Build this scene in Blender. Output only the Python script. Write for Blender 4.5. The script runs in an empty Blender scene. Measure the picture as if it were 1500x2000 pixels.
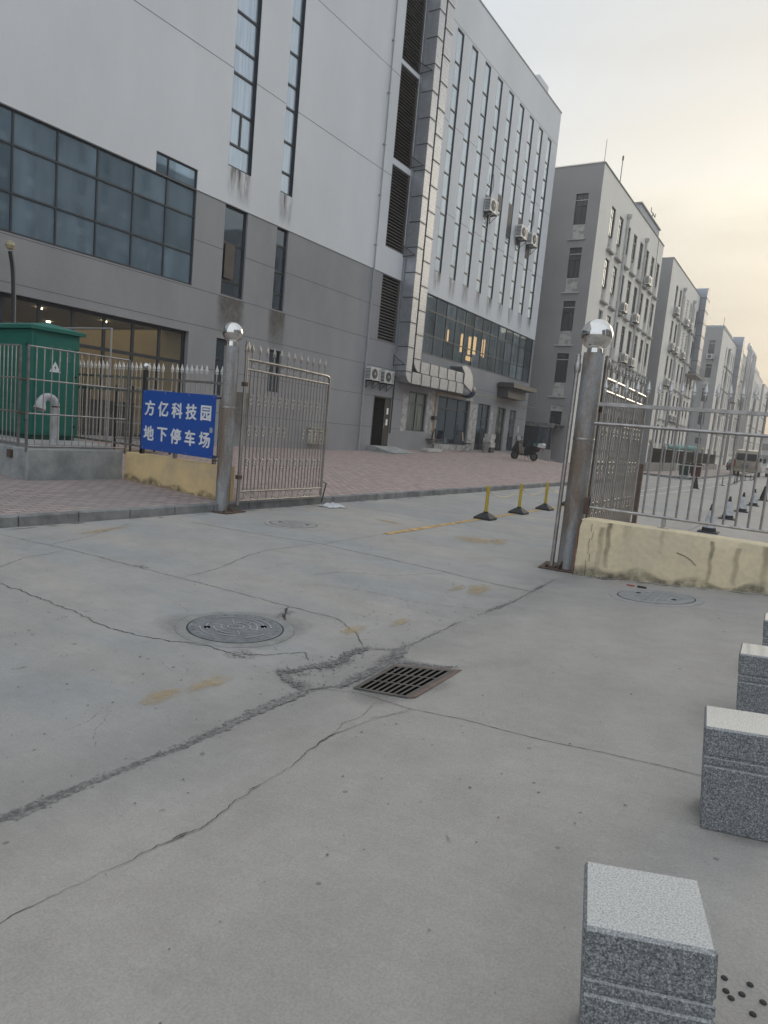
import bpy, math, random
from mathutils import Vector, Matrix
S=bpy.context.scene; C=S.collection; R=random.Random(7)
rad=math.radians

# ------------------------------------------------------------------ camera
def make_camera():
    yaw,pit,rol,f=-0.555973899,-0.124481916,-0.0925102083,1333.768
    fw=Vector((math.sin(yaw)*math.cos(pit),math.cos(yaw)*math.cos(pit),math.sin(pit)))
    r=fw.cross(Vector((0,0,1))).normalized(); d=fw.cross(r)
    r2=r*math.cos(rol)+d*math.sin(rol); d2=-r*math.sin(rol)+d*math.cos(rol)
    cd=bpy.data.cameras.new('camera'); cam=bpy.data.objects.new('camera',cd); C.objects.link(cam)
    cd.sensor_fit='VERTICAL'; cd.sensor_height=24; cd.lens=24*f/2000; cd.clip_start=.05; cd.clip_end=3000
    M=Matrix((( r2.x,-d2.x,-fw.x,0),(r2.y,-d2.y,-fw.y,0),(r2.z,-d2.z,-fw.z,1.5),(0,0,0,1)))
    cam.matrix_world=M; S.camera=cam
make_camera()
# ------------------------------------------------------------------ sky, sun, exposure
SUN_DIR=Vector((0.17,0.94,0.27)).normalized()
def make_world():
    w=bpy.data.worlds.new('World'); S.world=w; w.use_nodes=True; nt=w.node_tree; N=nt.nodes; L=nt.links; N.clear()
    out=N.new('ShaderNodeOutputWorld'); bg=N.new('ShaderNodeBackground'); bg.inputs[1].default_value=1.0
    L.new(bg.outputs[0],out.inputs[0])
    sky=N.new('ShaderNodeTexSky'); sky.sky_type='NISHITA'; sky.sun_disc=False
    sky.sun_elevation=math.asin(SUN_DIR.z); sky.sun_rotation=math.atan2(SUN_DIR.x,SUN_DIR.y); sky.dust_density=3
    sk=N.new('ShaderNodeVectorMath'); sk.operation='SCALE'; sk.inputs[3].default_value=.12; L.new(sky.outputs[0],sk.inputs[0])
    tc=N.new('ShaderNodeTexCoord'); sep=N.new('ShaderNodeSeparateXYZ'); L.new(tc.outputs['Generated'],sep.inputs[0])
    dot=N.new('ShaderNodeVectorMath'); dot.operation='DOT_PRODUCT'; L.new(tc.outputs['Generated'],dot.inputs[0]); dot.inputs[1].default_value=SUN_DIR
    # cloud streak noise
    mp=N.new('ShaderNodeMapping'); mp.inputs['Scale'].default_value=(1.2,1.2,7); mp.inputs['Rotation'].default_value=(0,rad(-6),0); L.new(tc.outputs['Generated'],mp.inputs[0])
    nz=N.new('ShaderNodeTexNoise'); nz.inputs['Scale'].default_value=1.8; nz.inputs['Detail'].default_value=5; nz.inputs['Roughness'].default_value=.5; L.new(mp.outputs[0],nz.inputs[0])
    # elevation ramp toward the bright side
    r1=N.new('ShaderNodeValToRGB'); e=r1.color_ramp.elements
    e[0].position=0; e[0].color=(.58,.47,.35,1); e[1].position=1; e[1].color=(.70,.73,.76,1)
    for p,c in ((.10,(.62,.55,.44,1)),(.20,(.72,.66,.54,1)),(.31,(.93,.87,.73,1)),(.42,(.78,.755,.69,1)),(.56,(.65,.65,.63,1))):
        x=e.new(p); x.color=c
    ad=N.new('ShaderNodeMath'); ad.operation='MULTIPLY_ADD'; L.new(nz.outputs[0],ad.inputs[0]); ad.inputs[1].default_value=.26; 
    s2=N.new('ShaderNodeMath'); s2.operation='SUBTRACT'; L.new(sep.outputs[2],s2.inputs[0]); s2.inputs[1].default_value=.13; L.new(s2.outputs[0],ad.inputs[2])
    L.new(ad.outputs[0],r1.inputs[0])
    r2=N.new('ShaderNodeValToRGB'); e=r2.color_ramp.elements
    e[0].position=0; e[0].color=(.80,.82,.84,1); e[1].position=1; e[1].color=(.86,.92,.99,1)
    x=e.new(.3); x.color=(.90,1.0,1.12,1)
    L.new(ad.outputs[0],r2.inputs[0])
    r3=N.new('ShaderNodeValToRGB'); e=r3.color_ramp.elements
    e[0].position=0; e[0].color=(.66,.69,.72,1); e[1].position=1; e[1].color=(.72,.78,.84,1)
    x=e.new(.3); x.color=(.66,.73,.81,1)
    L.new(ad.outputs[0],r3.inputs[0])
    mb=N.new('ShaderNodeMapRange'); mb.interpolation_type='SMOOTHSTEP'; mb.inputs[1].default_value=.15; mb.inputs[2].default_value=.74; L.new(dot.outputs['Value'],mb.inputs[0])
    m0=N.new('ShaderNodeMix'); m0.data_type='RGBA'; L.new(mb.outputs[0],m0.inputs[0]); L.new(r2.outputs[0],m0.inputs[6]); L.new(r3.outputs[0],m0.inputs[7])
    mr=N.new('ShaderNodeMapRange'); mr.interpolation_type='SMOOTHSTEP'; mr.inputs[1].default_value=.68; mr.inputs[2].default_value=.985; L.new(dot.outputs['Value'],mr.inputs[0])
    m1=N.new('ShaderNodeMix'); m1.data_type='RGBA'; L.new(mr.outputs[0],m1.inputs[0]); L.new(m0.outputs[2],m1.inputs[6]); L.new(r1.outputs[0],m1.inputs[7])
    # light/dark streaks
    nr=N.new('ShaderNodeMapRange'); nr.inputs[1].default_value=.3; nr.inputs[2].default_value=.7; nr.inputs[3].default_value=.91; nr.inputs[4].default_value=1.07; L.new(nz.outputs[0],nr.inputs[0])
    ml=N.new('ShaderNodeVectorMath'); ml.operation='SCALE'; L.new(m1.outputs[2],ml.inputs[0]); L.new(nr.outputs[0],ml.inputs[3])
    m2=N.new('ShaderNodeMix'); m2.data_type='RGBA'; m2.inputs[0].default_value=.94; L.new(sk.outputs[0],m2.inputs[6]); L.new(ml.outputs[0],m2.inputs[7])
    L.new(m2.outputs[2],bg.inputs[0])
    sl=bpy.data.lights.new('sun','SUN'); sl.energy=.9; sl.specular_factor=0; sl.angle=rad(20); sl.color=(1,.86,.66)
    so=bpy.data.objects.new('sun',sl); C.objects.link(so); so.rotation_euler=SUN_DIR.to_track_quat('Z','Y').to_euler(); so.location=(0,0,60)
make_world()
S.view_settings.view_transform='Standard'; S.view_settings.look='None'; S.view_settings.exposure=.2; S.view_settings.gamma=1
S.render.engine='CYCLES'; S.cycles.use_denoising=True; S.cycles.max_bounces=6; S.cycles.diffuse_bounces=3
S.cycles.transparent_max_bounces=12; S.cycles.caustics_reflective=False; S.cycles.caustics_refractive=False

# ------------------------------------------------------------------ materials
MATS={}
def mat(name,col,rough=.8,metal=0,var=.12,scale=3,bump=0,bscale=40,spec=.5,col2=None,stretch=(1,1,1),detail=4,fine=0,fscale=60,coat=0,contrast=(.3,.7),emit=None):
    if name in MATS: return MATS[name]
    m=bpy.data.materials.new(name); MATS[name]=m; m.use_nodes=True; nt=m.node_tree; N=nt.nodes; L=nt.links
    b=N['Principled BSDF']; b.inputs['Roughness'].default_value=rough; b.inputs['Metallic'].default_value=metal
    b.inputs['Specular IOR Level'].default_value=spec; b.inputs['Coat Weight'].default_value=coat
    if col2 is None: col2=tuple(c*(1-var*2) for c in col)
    tc=N.new('ShaderNodeTexCoord'); mp=N.new('ShaderNodeMapping'); mp.inputs['Scale'].default_value=stretch
    L.new(tc.outputs['Object'],mp.inputs[0])
    n=N.new('ShaderNodeTexNoise'); n.inputs['Scale'].default_value=scale; n.inputs['Detail'].default_value=detail; n.inputs['Roughness'].default_value=.6; L.new(mp.outputs[0],n.inputs[0])
    mr=N.new('ShaderNodeMapRange'); mr.inputs[1].default_value=contrast[0]; mr.inputs[2].default_value=contrast[1]; L.new(n.outputs[0],mr.inputs[0])
    mx=N.new('ShaderNodeMix'); mx.data_type='RGBA'; L.new(mr.outputs[0],mx.inputs[0]); mx.inputs[6].default_value=(*col2,1); mx.inputs[7].default_value=(*col,1)
    last=mx.outputs[2]
    if fine:
        n2=N.new('ShaderNodeTexNoise'); n2.inputs['Scale'].default_value=fscale; n2.inputs['Detail'].default_value=2; L.new(tc.outputs['Object'],n2.inputs[0])
        m2=N.new('ShaderNodeMapRange'); m2.inputs[1].default_value=.35; m2.inputs[2].default_value=.65; m2.inputs[3].default_value=1-fine; m2.inputs[4].default_value=1+fine; L.new(n2.outputs[0],m2.inputs[0])
        v=N.new('ShaderNodeVectorMath'); v.operation='SCALE'; L.new(last,v.inputs[0]); L.new(m2.outputs[0],v.inputs[3]); last=v.outputs[0]
    L.new(last,b.inputs['Base Color'])
    if bump:
        n3=N.new('ShaderNodeTexNoise'); n3.inputs['Scale'].default_value=bscale; n3.inputs['Detail'].default_value=4; L.new(tc.outputs['Object'],n3.inputs[0])
        bp=N.new('ShaderNodeBump'); bp.inputs['Strength'].default_value=bump; bp.inputs['Distance'].default_value=.01; L.new(n3.outputs[0],bp.inputs['Height']); L.new(bp.outputs[0],b.inputs['Normal'])
    if emit: b.inputs['Emission Color'].default_value=(*emit[0],1); b.inputs['Emission Strength'].default_value=emit[1]
    return m
def glass(name,base,refl,refl_col=(1,1,1),rough=.03,see=0,wave=.02,streak=0):
    """window glass: a dark or curtained pane under a reflective surface; 'see' lets the room behind show"""
    if name in MATS: return MATS[name]
    m=bpy.data.materials.new(name); MATS[name]=m; m.use_nodes=True; nt=m.node_tree; N=nt.nodes; L=nt.links
    N.remove(N['Principled BSDF']); out=N['Material Output']
    tc=N.new('ShaderNodeTexCoord')
    n=N.new('ShaderNodeTexNoise'); n.inputs['Scale'].default_value=1.3; n.inputs['Detail'].default_value=2; L.new(tc.outputs['Object'],n.inputs[0])
    bp=N.new('ShaderNodeBump'); bp.inputs['Strength'].default_value=wave; bp.inputs['Distance'].default_value=.2; L.new(n.outputs[0],bp.inputs['Height'])
    d=N.new('ShaderNodeBsdfDiffuse'); d.inputs[0].default_value=(*base,1)
    if streak:
        mp=N.new('ShaderNodeMapping'); mp.inputs['Scale'].default_value=(1,1,.06); L.new(tc.outputs['Object'],mp.inputs[0])
        n2=N.new('ShaderNodeTexNoise'); n2.inputs['Scale'].default_value=9; n2.inputs['Detail'].default_value=2; L.new(mp.outputs[0],n2.inputs[0])
        cr=N.new('ShaderNodeMapRange'); cr.inputs[1].default_value=.4; cr.inputs[2].default_value=.6; L.new(n2.outputs[0],cr.inputs[0])
        mx=N.new('ShaderNodeMix'); mx.data_type='RGBA'; mx.inputs[6].default_value=(*base,1); mx.inputs[7].default_value=(*[min(.8,c+streak) for c in base],1); L.new(cr.outputs[0],mx.inputs[0]); L.new(mx.outputs[2],d.inputs[0])
    g=N.new('ShaderNodeBsdfGlossy'); g.inputs[0].default_value=(*refl_col,1); g.inputs['Roughness'].default_value=rough; L.new(bp.outputs[0],g.inputs['Normal'])
    lw=N.new('ShaderNodeFresnel'); lw.inputs[0].default_value=1.5
    mr=N.new('ShaderNodeMath'); mr.operation='MULTIPLY_ADD'; L.new(lw.outputs[0],mr.inputs[0]); mr.inputs[1].default_value=1.2; mr.inputs[2].default_value=refl; mr.use_clamp=True
    base_sh=d.outputs[0]
    if see:
        t=N.new('ShaderNodeBsdfTransparent'); t.inputs[0].default_value=(.8,.85,.85,1); ms=N.new('ShaderNodeMixShader'); ms.inputs[0].default_value=see; L.new(d.outputs[0],ms.inputs[1]); L.new(t.outputs[0],ms.inputs[2]); base_sh=ms.outputs[0]
    mx=N.new('ShaderNodeMixShader'); L.new(mr.outputs[0],mx.inputs[0]); L.new(base_sh,mx.inputs[1]); L.new(g.outputs[0],mx.inputs[2]); fin=mx.outputs[0]
    if see:      # the pane's inner face adds nothing of its own
        ge=N.new('ShaderNodeNewGeometry'); tb=N.new('ShaderNodeBsdfTransparent'); mb=N.new('ShaderNodeMixShader'); L.new(ge.outputs['Backfacing'],mb.inputs[0]); L.new(fin,mb.inputs[1]); L.new(tb.outputs[0],mb.inputs[2]); fin=mb.outputs[0]
    L.new(fin,out.inputs[0])
    return m
def pane_tone(m,off,pitch,amp):
    """every pane of a curtain window a slightly different tone, as separately fitted sheets are"""
    nt=m.node_tree; N=nt.nodes; L=nt.links; tc=N['Texture Coordinate']; sx=N.new('ShaderNodeSeparateXYZ'); L.new(tc.outputs['Object'],sx.inputs[0]); cb=N.new('ShaderNodeCombineXYZ')
    for k,(o,p) in enumerate(((off,pitch),(0,1.0))):
        a=N.new('ShaderNodeMath'); a.operation='MULTIPLY_ADD'; L.new(sx.outputs[0 if k==0 else 2],a.inputs[0]); a.inputs[1].default_value=1/p; a.inputs[2].default_value=-o/p
        f=N.new('ShaderNodeMath'); f.operation='FLOOR'; L.new(a.outputs[0],f.inputs[0]); L.new(f.outputs[0],cb.inputs[k])
    w=N.new('ShaderNodeTexWhiteNoise'); w.noise_dimensions='2D'; L.new(cb.outputs[0],w.inputs[0])
    mr=N.new('ShaderNodeMapRange'); mr.inputs[3].default_value=1-amp; mr.inputs[4].default_value=1+amp*.6; L.new(w.outputs[0],mr.inputs[0])
    n=N.new('ShaderNodeTexNoise'); n.inputs['Scale'].default_value=.9; n.inputs['Detail'].default_value=4; mp=N.new('ShaderNodeMapping'); mp.inputs['Scale'].default_value=(1.6,1,.5); L.new(tc.outputs['Object'],mp.inputs[0]); L.new(mp.outputs[0],n.inputs[0])
    m2=N.new('ShaderNodeMapRange'); m2.inputs[1].default_value=.35; m2.inputs[2].default_value=.65; m2.inputs[3].default_value=.8; m2.inputs[4].default_value=1.15; L.new(n.outputs[0],m2.inputs[0])
    mu=N.new('ShaderNodeMath'); mu.operation='MULTIPLY'; L.new(mr.outputs[0],mu.inputs[0]); L.new(m2.outputs[0],mu.inputs[1])
    for nm in ('Diffuse BSDF','Glossy BSDF'):
        d=N[nm]; v=N.new('ShaderNodeVectorMath'); v.operation='SCALE'; v.inputs[0].default_value=d.inputs[0].default_value[:3]; L.new(mu.outputs[0],v.inputs[3]); L.new(v.outputs[0],d.inputs[0])
def worn(name,col,cover=.5,scale=6,rough=.85,stretch=(1,1,1),soft=.12,detail=6,edge=False,edgepow=1.0):
    """a worn or faint layer: paint or dirt that lets what is under it show through"""
    if name in MATS: return MATS[name]
    m=bpy.data.materials.new(name); MATS[name]=m; m.use_nodes=True; nt=m.node_tree; N=nt.nodes; L=nt.links
    b=N['Principled BSDF']; b.inputs['Base Color'].default_value=(*col,1); b.inputs['Roughness'].default_value=rough; b.inputs['Specular IOR Level'].default_value=.2
    out=N['Material Output']; tc=N.new('ShaderNodeTexCoord'); mp=N.new('ShaderNodeMapping'); mp.inputs['Scale'].default_value=stretch; L.new(tc.outputs['Object'],mp.inputs[0])
    n=N.new('ShaderNodeTexNoise'); n.inputs['Scale'].default_value=scale; n.inputs['Detail'].default_value=detail; n.inputs['Roughness'].default_value=.65; L.new(mp.outputs[0],n.inputs[0])
    mr=N.new('ShaderNodeMapRange'); mr.inputs[1].default_value=1-cover-soft; mr.inputs[2].default_value=1-cover+soft; L.new(n.outputs[0],mr.inputs[0])
    fac=mr.outputs[0]
    if edge:
        at=N.new('ShaderNodeAttribute'); at.attribute_name='fade'
        mu=N.new('ShaderNodeMath'); mu.operation='MULTIPLY'; L.new(fac,mu.inputs[0]); L.new(at.outputs['Fac'],mu.inputs[1]); fac=mu.outputs[0]
    t=N.new('ShaderNodeBsdfTransparent'); mx=N.new('ShaderNodeMixShader'); L.new(fac,mx.inputs[0]); L.new(t.outputs[0],mx.inputs[1]); L.new(b.outputs[0],mx.inputs[2]); L.new(mx.outputs[0],out.inputs[0])
    return m

def concrete_mat():
    m=mat('road_concrete',(.385,.362,.334),.85,0,col2=(.33,.313,.292),scale=.55,detail=8,bump=.35,bscale=70,fine=.08,fscale=140,spec=.3)
    nt=m.node_tree; N=nt.nodes; L=nt.links; b=N['Principled BSDF']; src=b.inputs['Base Color'].links[0].from_socket
    tc=N['Texture Coordinate']
    # bluish tyre-polished patches, streaked along the way cars turn in
    mp=N.new('ShaderNodeMapping'); mp.inputs['Rotation'].default_value=(0,0,rad(-25)); mp.inputs['Scale'].default_value=(.35,1.0,1); L.new(tc.outputs['Object'],mp.inputs[0])
    n=N.new('ShaderNodeTexNoise'); n.inputs['Scale'].default_value=.8; n.inputs['Detail'].default_value=6; n.inputs['Roughness'].default_value=.6; L.new(mp.outputs[0],n.inputs[0])
    r=N.new('ShaderNodeMapRange'); r.inputs[1].default_value=.38; r.inputs[2].default_value=.66; r.inputs[4].default_value=.95; L.new(n.outputs[0],r.inputs[0])
    sx=N.new('ShaderNodeSeparateXYZ'); L.new(tc.outputs['Object'],sx.inputs[0])
    rx=N.new('ShaderNodeMapRange'); rx.inputs[1].default_value=-1.6; rx.inputs[2].default_value=-3.2; L.new(sx.outputs[0],rx.inputs[0])
    mu=N.new('ShaderNodeMath'); mu.operation='MULTIPLY'; L.new(r.outputs[0],mu.inputs[0]); L.new(rx.outputs[0],mu.inputs[1])
    mx=N.new('ShaderNodeMix'); mx.data_type='RGBA'; L.new(mu.outputs[0],mx.inputs[0]); L.new(src,mx.inputs[6]); mx.inputs[7].default_value=(.29,.305,.315,1)
    # small pits, specks and smudges
    v=N.new('ShaderNodeTexVoronoi'); v.inputs['Scale'].default_value=11; v.inputs['Randomness'].default_value=1; L.new(tc.outputs['Object'],v.inputs[0])
    sc=N.new('ShaderNodeSeparateColor'); L.new(v.outputs['Color'],sc.inputs[0])
    sz=N.new('ShaderNodeMapRange'); sz.inputs[1].default_value=.80; sz.inputs[2].default_value=1; sz.inputs[3].default_value=0; sz.inputs[4].default_value=.14; L.new(sc.outputs[0],sz.inputs[0])
    lt=N.new('ShaderNodeMath'); lt.operation='LESS_THAN'; L.new(v.outputs['Distance'],lt.inputs[0]); L.new(sz.outputs[0],lt.inputs[1])
    lf=N.new('ShaderNodeMath'); lf.operation='MULTIPLY'; L.new(lt.outputs[0],lf.inputs[0]); lf.inputs[1].default_value=.5
    m2=N.new('ShaderNodeMix'); m2.data_type='RGBA'; L.new(lf.outputs[0],m2.inputs[0]); L.new(mx.outputs[2],m2.inputs[6]); m2.inputs[7].default_value=(.10,.10,.10,1)
    # brushed finish lines and pale scuffs
    mp2=N.new('ShaderNodeMapping'); mp2.inputs['Rotation'].default_value=(0,0,rad(20)); mp2.inputs['Scale'].default_value=(2,26,1); L.new(tc.outputs['Object'],mp2.inputs[0])
    n4=N.new('ShaderNodeTexNoise'); n4.inputs['Scale'].default_value=1.6; n4.inputs['Detail'].default_value=5; L.new(mp2.outputs[0],n4.inputs[0])
    r4=N.new('ShaderNodeMapRange'); r4.inputs[1].default_value=.35; r4.inputs[2].default_value=.65; r4.inputs[3].default_value=.985; r4.inputs[4].default_value=1.015; L.new(n4.outputs[0],r4.inputs[0])
    n5=N.new('ShaderNodeTexNoise'); n5.inputs['Scale'].default_value=2.3; n5.inputs['Detail'].default_value=8; n5.inputs['Roughness'].default_value=.75; L.new(tc.outputs['Object'],n5.inputs[0])
    r5=N.new('ShaderNodeMapRange'); r5.inputs[1].default_value=.3; r5.inputs[2].default_value=.7; r5.inputs[3].default_value=.86; r5.inputs[4].default_value=1.10; L.new(n5.outputs[0],r5.inputs[0])
    mm=N.new('ShaderNodeMath'); mm.operation='MULTIPLY'; L.new(r4.outputs[0],mm.inputs[0]); L.new(r5.outputs[0],mm.inputs[1])
    vs=N.new('ShaderNodeVectorMath'); vs.operation='SCALE'; L.new(m2.outputs[2],vs.inputs[0]); L.new(mm.outputs[0],vs.inputs[3])
    # dirt gathered along the lane joint and each slab a slightly different tone
    pa=N.new('ShaderNodeMath'); pa.operation='ADD'; L.new(sx.outputs[0],pa.inputs[0]); pa.inputs[1].default_value=2.24
    pb=N.new('ShaderNodeMath'); pb.operation='ABSOLUTE'; L.new(pa.outputs[0],pb.inputs[0])
    n6=N.new('ShaderNodeTexNoise'); n6.inputs['Scale'].default_value=3.5; n6.inputs['Detail'].default_value=7; L.new(tc.outputs['Object'],n6.inputs[0])
    pn=N.new('ShaderNodeMath'); pn.operation='MULTIPLY_ADD'; L.new(n6.outputs[0],pn.inputs[0]); pn.inputs[1].default_value=-.55; L.new(pb.outputs[0],pn.inputs[2])
    pr=N.new('ShaderNodeMapRange'); pr.inputs[1].default_value=-.26; pr.inputs[2].default_value=.12; pr.inputs[3].default_value=.86; pr.inputs[4].default_value=1; L.new(pn.outputs[0],pr.inputs[0])
    v6=N.new('ShaderNodeVectorMath'); v6.operation='SCALE'; L.new(vs.outputs[0],v6.inputs[0]); L.new(pr.outputs[0],v6.inputs[3])
    sl=N.new('ShaderNodeMath'); sl.operation='MULTIPLY_ADD'; L.new(sx.outputs[1],sl.inputs[0]); sl.inputs[1].default_value=1/3.58; sl.inputs[2].default_value=-3.02/3.58
    fl=N.new('ShaderNodeMath'); fl.operation='FLOOR'; L.new(sl.outputs[0],fl.inputs[0])
    gx=N.new('ShaderNodeMath'); gx.operation='GREATER_THAN'; L.new(sx.outputs[0],gx.inputs[0]); gx.inputs[1].default_value=-2.23
    cb=N.new('ShaderNodeCombineXYZ'); L.new(fl.outputs[0],cb.inputs[0]); L.new(gx.outputs[0],cb.inputs[1])
    wn=N.new('ShaderNodeTexWhiteNoise'); wn.noise_dimensions='2D'; L.new(cb.outputs[0],wn.inputs[0])
    wr=N.new('ShaderNodeMapRange'); wr.inputs[3].default_value=.955; wr.inputs[4].default_value=1.03; L.new(wn.outputs[0],wr.inputs[0])
    v7=N.new('ShaderNodeVectorMath'); v7.operation='SCALE'; L.new(v6.outputs[0],v7.inputs[0]); L.new(wr.outputs[0],v7.inputs[3])
    L.new(v7.outputs[0],b.inputs['Base Color'])
    return m
def paving_mat():
    m=bpy.data.materials.new('brick_paving'); MATS['brick_paving']=m; m.use_nodes=True; nt=m.node_tree; N=nt.nodes; L=nt.links; b=N['Principled BSDF']
    b.inputs['Roughness'].default_value=.9; b.inputs['Specular IOR Level'].default_value=.2
    tc=N.new('ShaderNodeTexCoord'); br=N.new('ShaderNodeTexBrick'); mp=N.new('ShaderNodeMapping'); mp.inputs['Rotation'].default_value=(0,0,rad(90)); L.new(tc.outputs['Object'],mp.inputs[0]); L.new(mp.outputs[0],br.inputs[0])
    br.inputs['Scale'].default_value=1; br.inputs['Brick Width'].default_value=.23; br.inputs['Row Height'].default_value=.115; br.inputs['Mortar Size'].default_value=.011; br.inputs['Mortar Smooth'].default_value=.3
    br.inputs['Color1'].default_value=(.50,.385,.36,1); br.inputs['Color2'].default_value=(.33,.265,.255,1); br.inputs['Mortar'].default_value=(.10,.09,.085,1)
    n=N.new('ShaderNodeTexNoise'); n.inputs['Scale'].default_value=.8; n.inputs['Detail'].default_value=6; L.new(tc.outputs['Object'],n.inputs[0])
    mr=N.new('ShaderNodeMapRange'); mr.inputs[1].default_value=.38; mr.inputs[2].default_value=.62; mr.inputs[4].default_value=.4; L.new(n.outputs[0],mr.inputs[0])
    mx=N.new('ShaderNodeMix'); mx.data_type='RGBA'; L.new(mr.outputs[0],mx.inputs[0]); L.new(br.outputs[0],mx.inputs[6]); mx.inputs[7].default_value=(.34,.295,.28,1)
    # greyer, dirtier bricks by the roadside wall
    sx=N.new('ShaderNodeSeparateXYZ'); L.new(tc.outputs['Object'],sx.inputs[0]); ry=N.new('ShaderNodeMapRange'); ry.inputs[1].default_value=8.5; ry.inputs[2].default_value=7; ry.inputs[4].default_value=.35; L.new(sx.outputs[1],ry.inputs[0])
    m3=N.new('ShaderNodeMix'); m3.data_type='RGBA'; L.new(ry.outputs[0],m3.inputs[0]); L.new(mx.outputs[2],m3.inputs[6]); m3.inputs[7].default_value=(.26,.25,.24,1)
    L.new(m3.outputs[2],b.inputs['Base Color'])
    bp=N.new('ShaderNodeBump'); bp.inputs['Strength'].default_value=.5; bp.inputs['Distance'].default_value=.004; bp.invert=True; L.new(br.outputs['Fac'],bp.inputs['Height']); L.new(bp.outputs[0],b.inputs['Normal'])
    return m
def granite_mat():
    m=bpy.data.materials.new('granite'); MATS['granite']=m; m.use_nodes=True; nt=m.node_tree; N=nt.nodes; L=nt.links; b=N['Principled BSDF']
    tc=N.new('ShaderNodeTexCoord'); geo=N.new('ShaderNodeNewGeometry')
    n=N.new('ShaderNodeTexNoise'); n.inputs['Scale'].default_value=230; n.inputs['Detail'].default_value=3; n.inputs['Roughness'].default_value=.8; L.new(tc.outputs['Object'],n.inputs[0])
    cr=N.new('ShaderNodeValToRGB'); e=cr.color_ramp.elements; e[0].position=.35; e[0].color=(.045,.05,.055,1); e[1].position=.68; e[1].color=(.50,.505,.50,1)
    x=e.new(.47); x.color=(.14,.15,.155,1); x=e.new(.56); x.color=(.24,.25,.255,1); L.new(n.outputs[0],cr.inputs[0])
    # polished top face; its paler colour paints in the light from the sky
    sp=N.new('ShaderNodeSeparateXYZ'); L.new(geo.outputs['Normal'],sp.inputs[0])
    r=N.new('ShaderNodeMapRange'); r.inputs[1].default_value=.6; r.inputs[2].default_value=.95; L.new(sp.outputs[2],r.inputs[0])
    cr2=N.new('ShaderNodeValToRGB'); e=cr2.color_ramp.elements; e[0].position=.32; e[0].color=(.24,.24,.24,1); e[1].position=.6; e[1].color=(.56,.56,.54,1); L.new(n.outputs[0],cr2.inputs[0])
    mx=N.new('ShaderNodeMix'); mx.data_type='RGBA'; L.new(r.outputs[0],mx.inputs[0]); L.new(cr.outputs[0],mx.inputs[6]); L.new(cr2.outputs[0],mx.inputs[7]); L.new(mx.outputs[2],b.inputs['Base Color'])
    rr=N.new('ShaderNodeMapRange'); rr.inputs[3].default_value=.55; rr.inputs[4].default_value=.10; L.new(r.outputs[0],rr.inputs[0]); L.new(rr.outputs[0],b.inputs['Roughness'])
    rs=N.new('ShaderNodeMapRange'); rs.inputs[3].default_value=.4; rs.inputs[4].default_value=.9; L.new(r.outputs[0],rs.inputs[0]); L.new(rs.outputs[0],b.inputs['Specular IOR Level'])
    bp=N.new('ShaderNodeBump'); bp.inputs['Strength'].default_value=.25; bp.inputs['Distance'].default_value=.002; L.new(n.outputs[0],bp.inputs['Height'])
    mi=N.new('ShaderNodeMath'); mi.operation='MULTIPLY_ADD'; L.new(r.outputs[0],mi.inputs[0]); mi.inputs[1].default_value=-.31; mi.inputs[2].default_value=.32; L.new(mi.outputs[0],bp.inputs['Strength']); L.new(bp.outputs[0],b.inputs['Normal'])
    return m
CONC=concrete_mat(); PAVE=paving_mat(); GRAN=granite_mat()
WHITE=mat('white_render',(.76,.775,.79),.85,0,col2=(.64,.655,.67),scale=.35,detail=6,stretch=(1,1,.45),bump=.08,bscale=30,spec=.25,contrast=(.25,.75),fine=.02,fscale=25)
GREY=mat('grey_render',(.34,.342,.348),.85,0,col2=(.265,.27,.28),scale=.45,detail=7,stretch=(1,1,.5),bump=.1,bscale=30,spec=.25,fine=.03,fscale=22)
DGREY=mat('dark_grey_render',(.34,.335,.335),.9,0,var=.07,scale=.4,spec=.2)
CREAM=mat('pale_render',(.86,.83,.76),.88,0,col2=(.76,.735,.675),scale=.4,detail=7,stretch=(1,1,.4),spec=.2)
PLAST=mat('patched_plaster',(.52,.51,.48),.9,0,col2=(.30,.29,.28),scale=4,detail=8,contrast=(.40,.56),spec=.2)
SILL=mat('sill_stone',(.36,.35,.34),.85,var=.15)
SILLP=mat('pale_sill',(.52,.51,.49),.85,var=.15)
FRAME=mat('dark_window_frame',(.045,.052,.062),.45,.2,var=.1)
WFRAME=mat('white_window_frame',(.55,.55,.54),.5,0,var=.1)
LOUV=mat('louvre_metal',(.19,.18,.175),.6,.1,var=.1)
DUCT=mat('galvanised_duct',(.50,.52,.55),.42,.7,col2=(.42,.44,.47),scale=5,detail=3,bump=.12,bscale=6,contrast=(.35,.65))
DUCTJ=mat('duct_flange',(.10,.10,.11),.6,.5)
STEEL=mat('stainless_steel',(.42,.395,.37),.36,.9,col2=(.25,.23,.21),scale=14,detail=4,stretch=(1,1,.3))
SCRM=mat('scroll_steel',(.42,.40,.37),.38,.8,var=.1)
TIP=mat('bright_spear_tip',(.66,.65,.63),.35,.55,var=.08)
FSTEEL=mat('dull_steel',(.45,.435,.42),.38,.9,col2=(.27,.25,.235),scale=10,detail=5)
MIRROR=mat('mirror_steel',(.72,.70,.67),.06,1,var=.05,scale=2)
POST=mat('weathered_pipe',(.33,.345,.355),.6,.35,col2=(.20,.155,.12),scale=4.5,detail=8,stretch=(1,1,.22),contrast=(.40,.60),bump=.1,bscale=25,fine=.08,fscale=30)
RUST=mat('rusty_steel',(.16,.10,.075),.85,.3,col2=(.07,.055,.05),scale=14,detail=6)
DARKM=mat('dark_iron',(.05,.05,.05),.6,.4)
YWALL=mat('yellow_wall_paint',(.72,.61,.41),.9,0,col2=(.62,.54,.39),scale=2.2,detail=9,contrast=(.3,.62),bump=.3,bscale=28,spec=.2,fine=.05,fscale=18)
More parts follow.
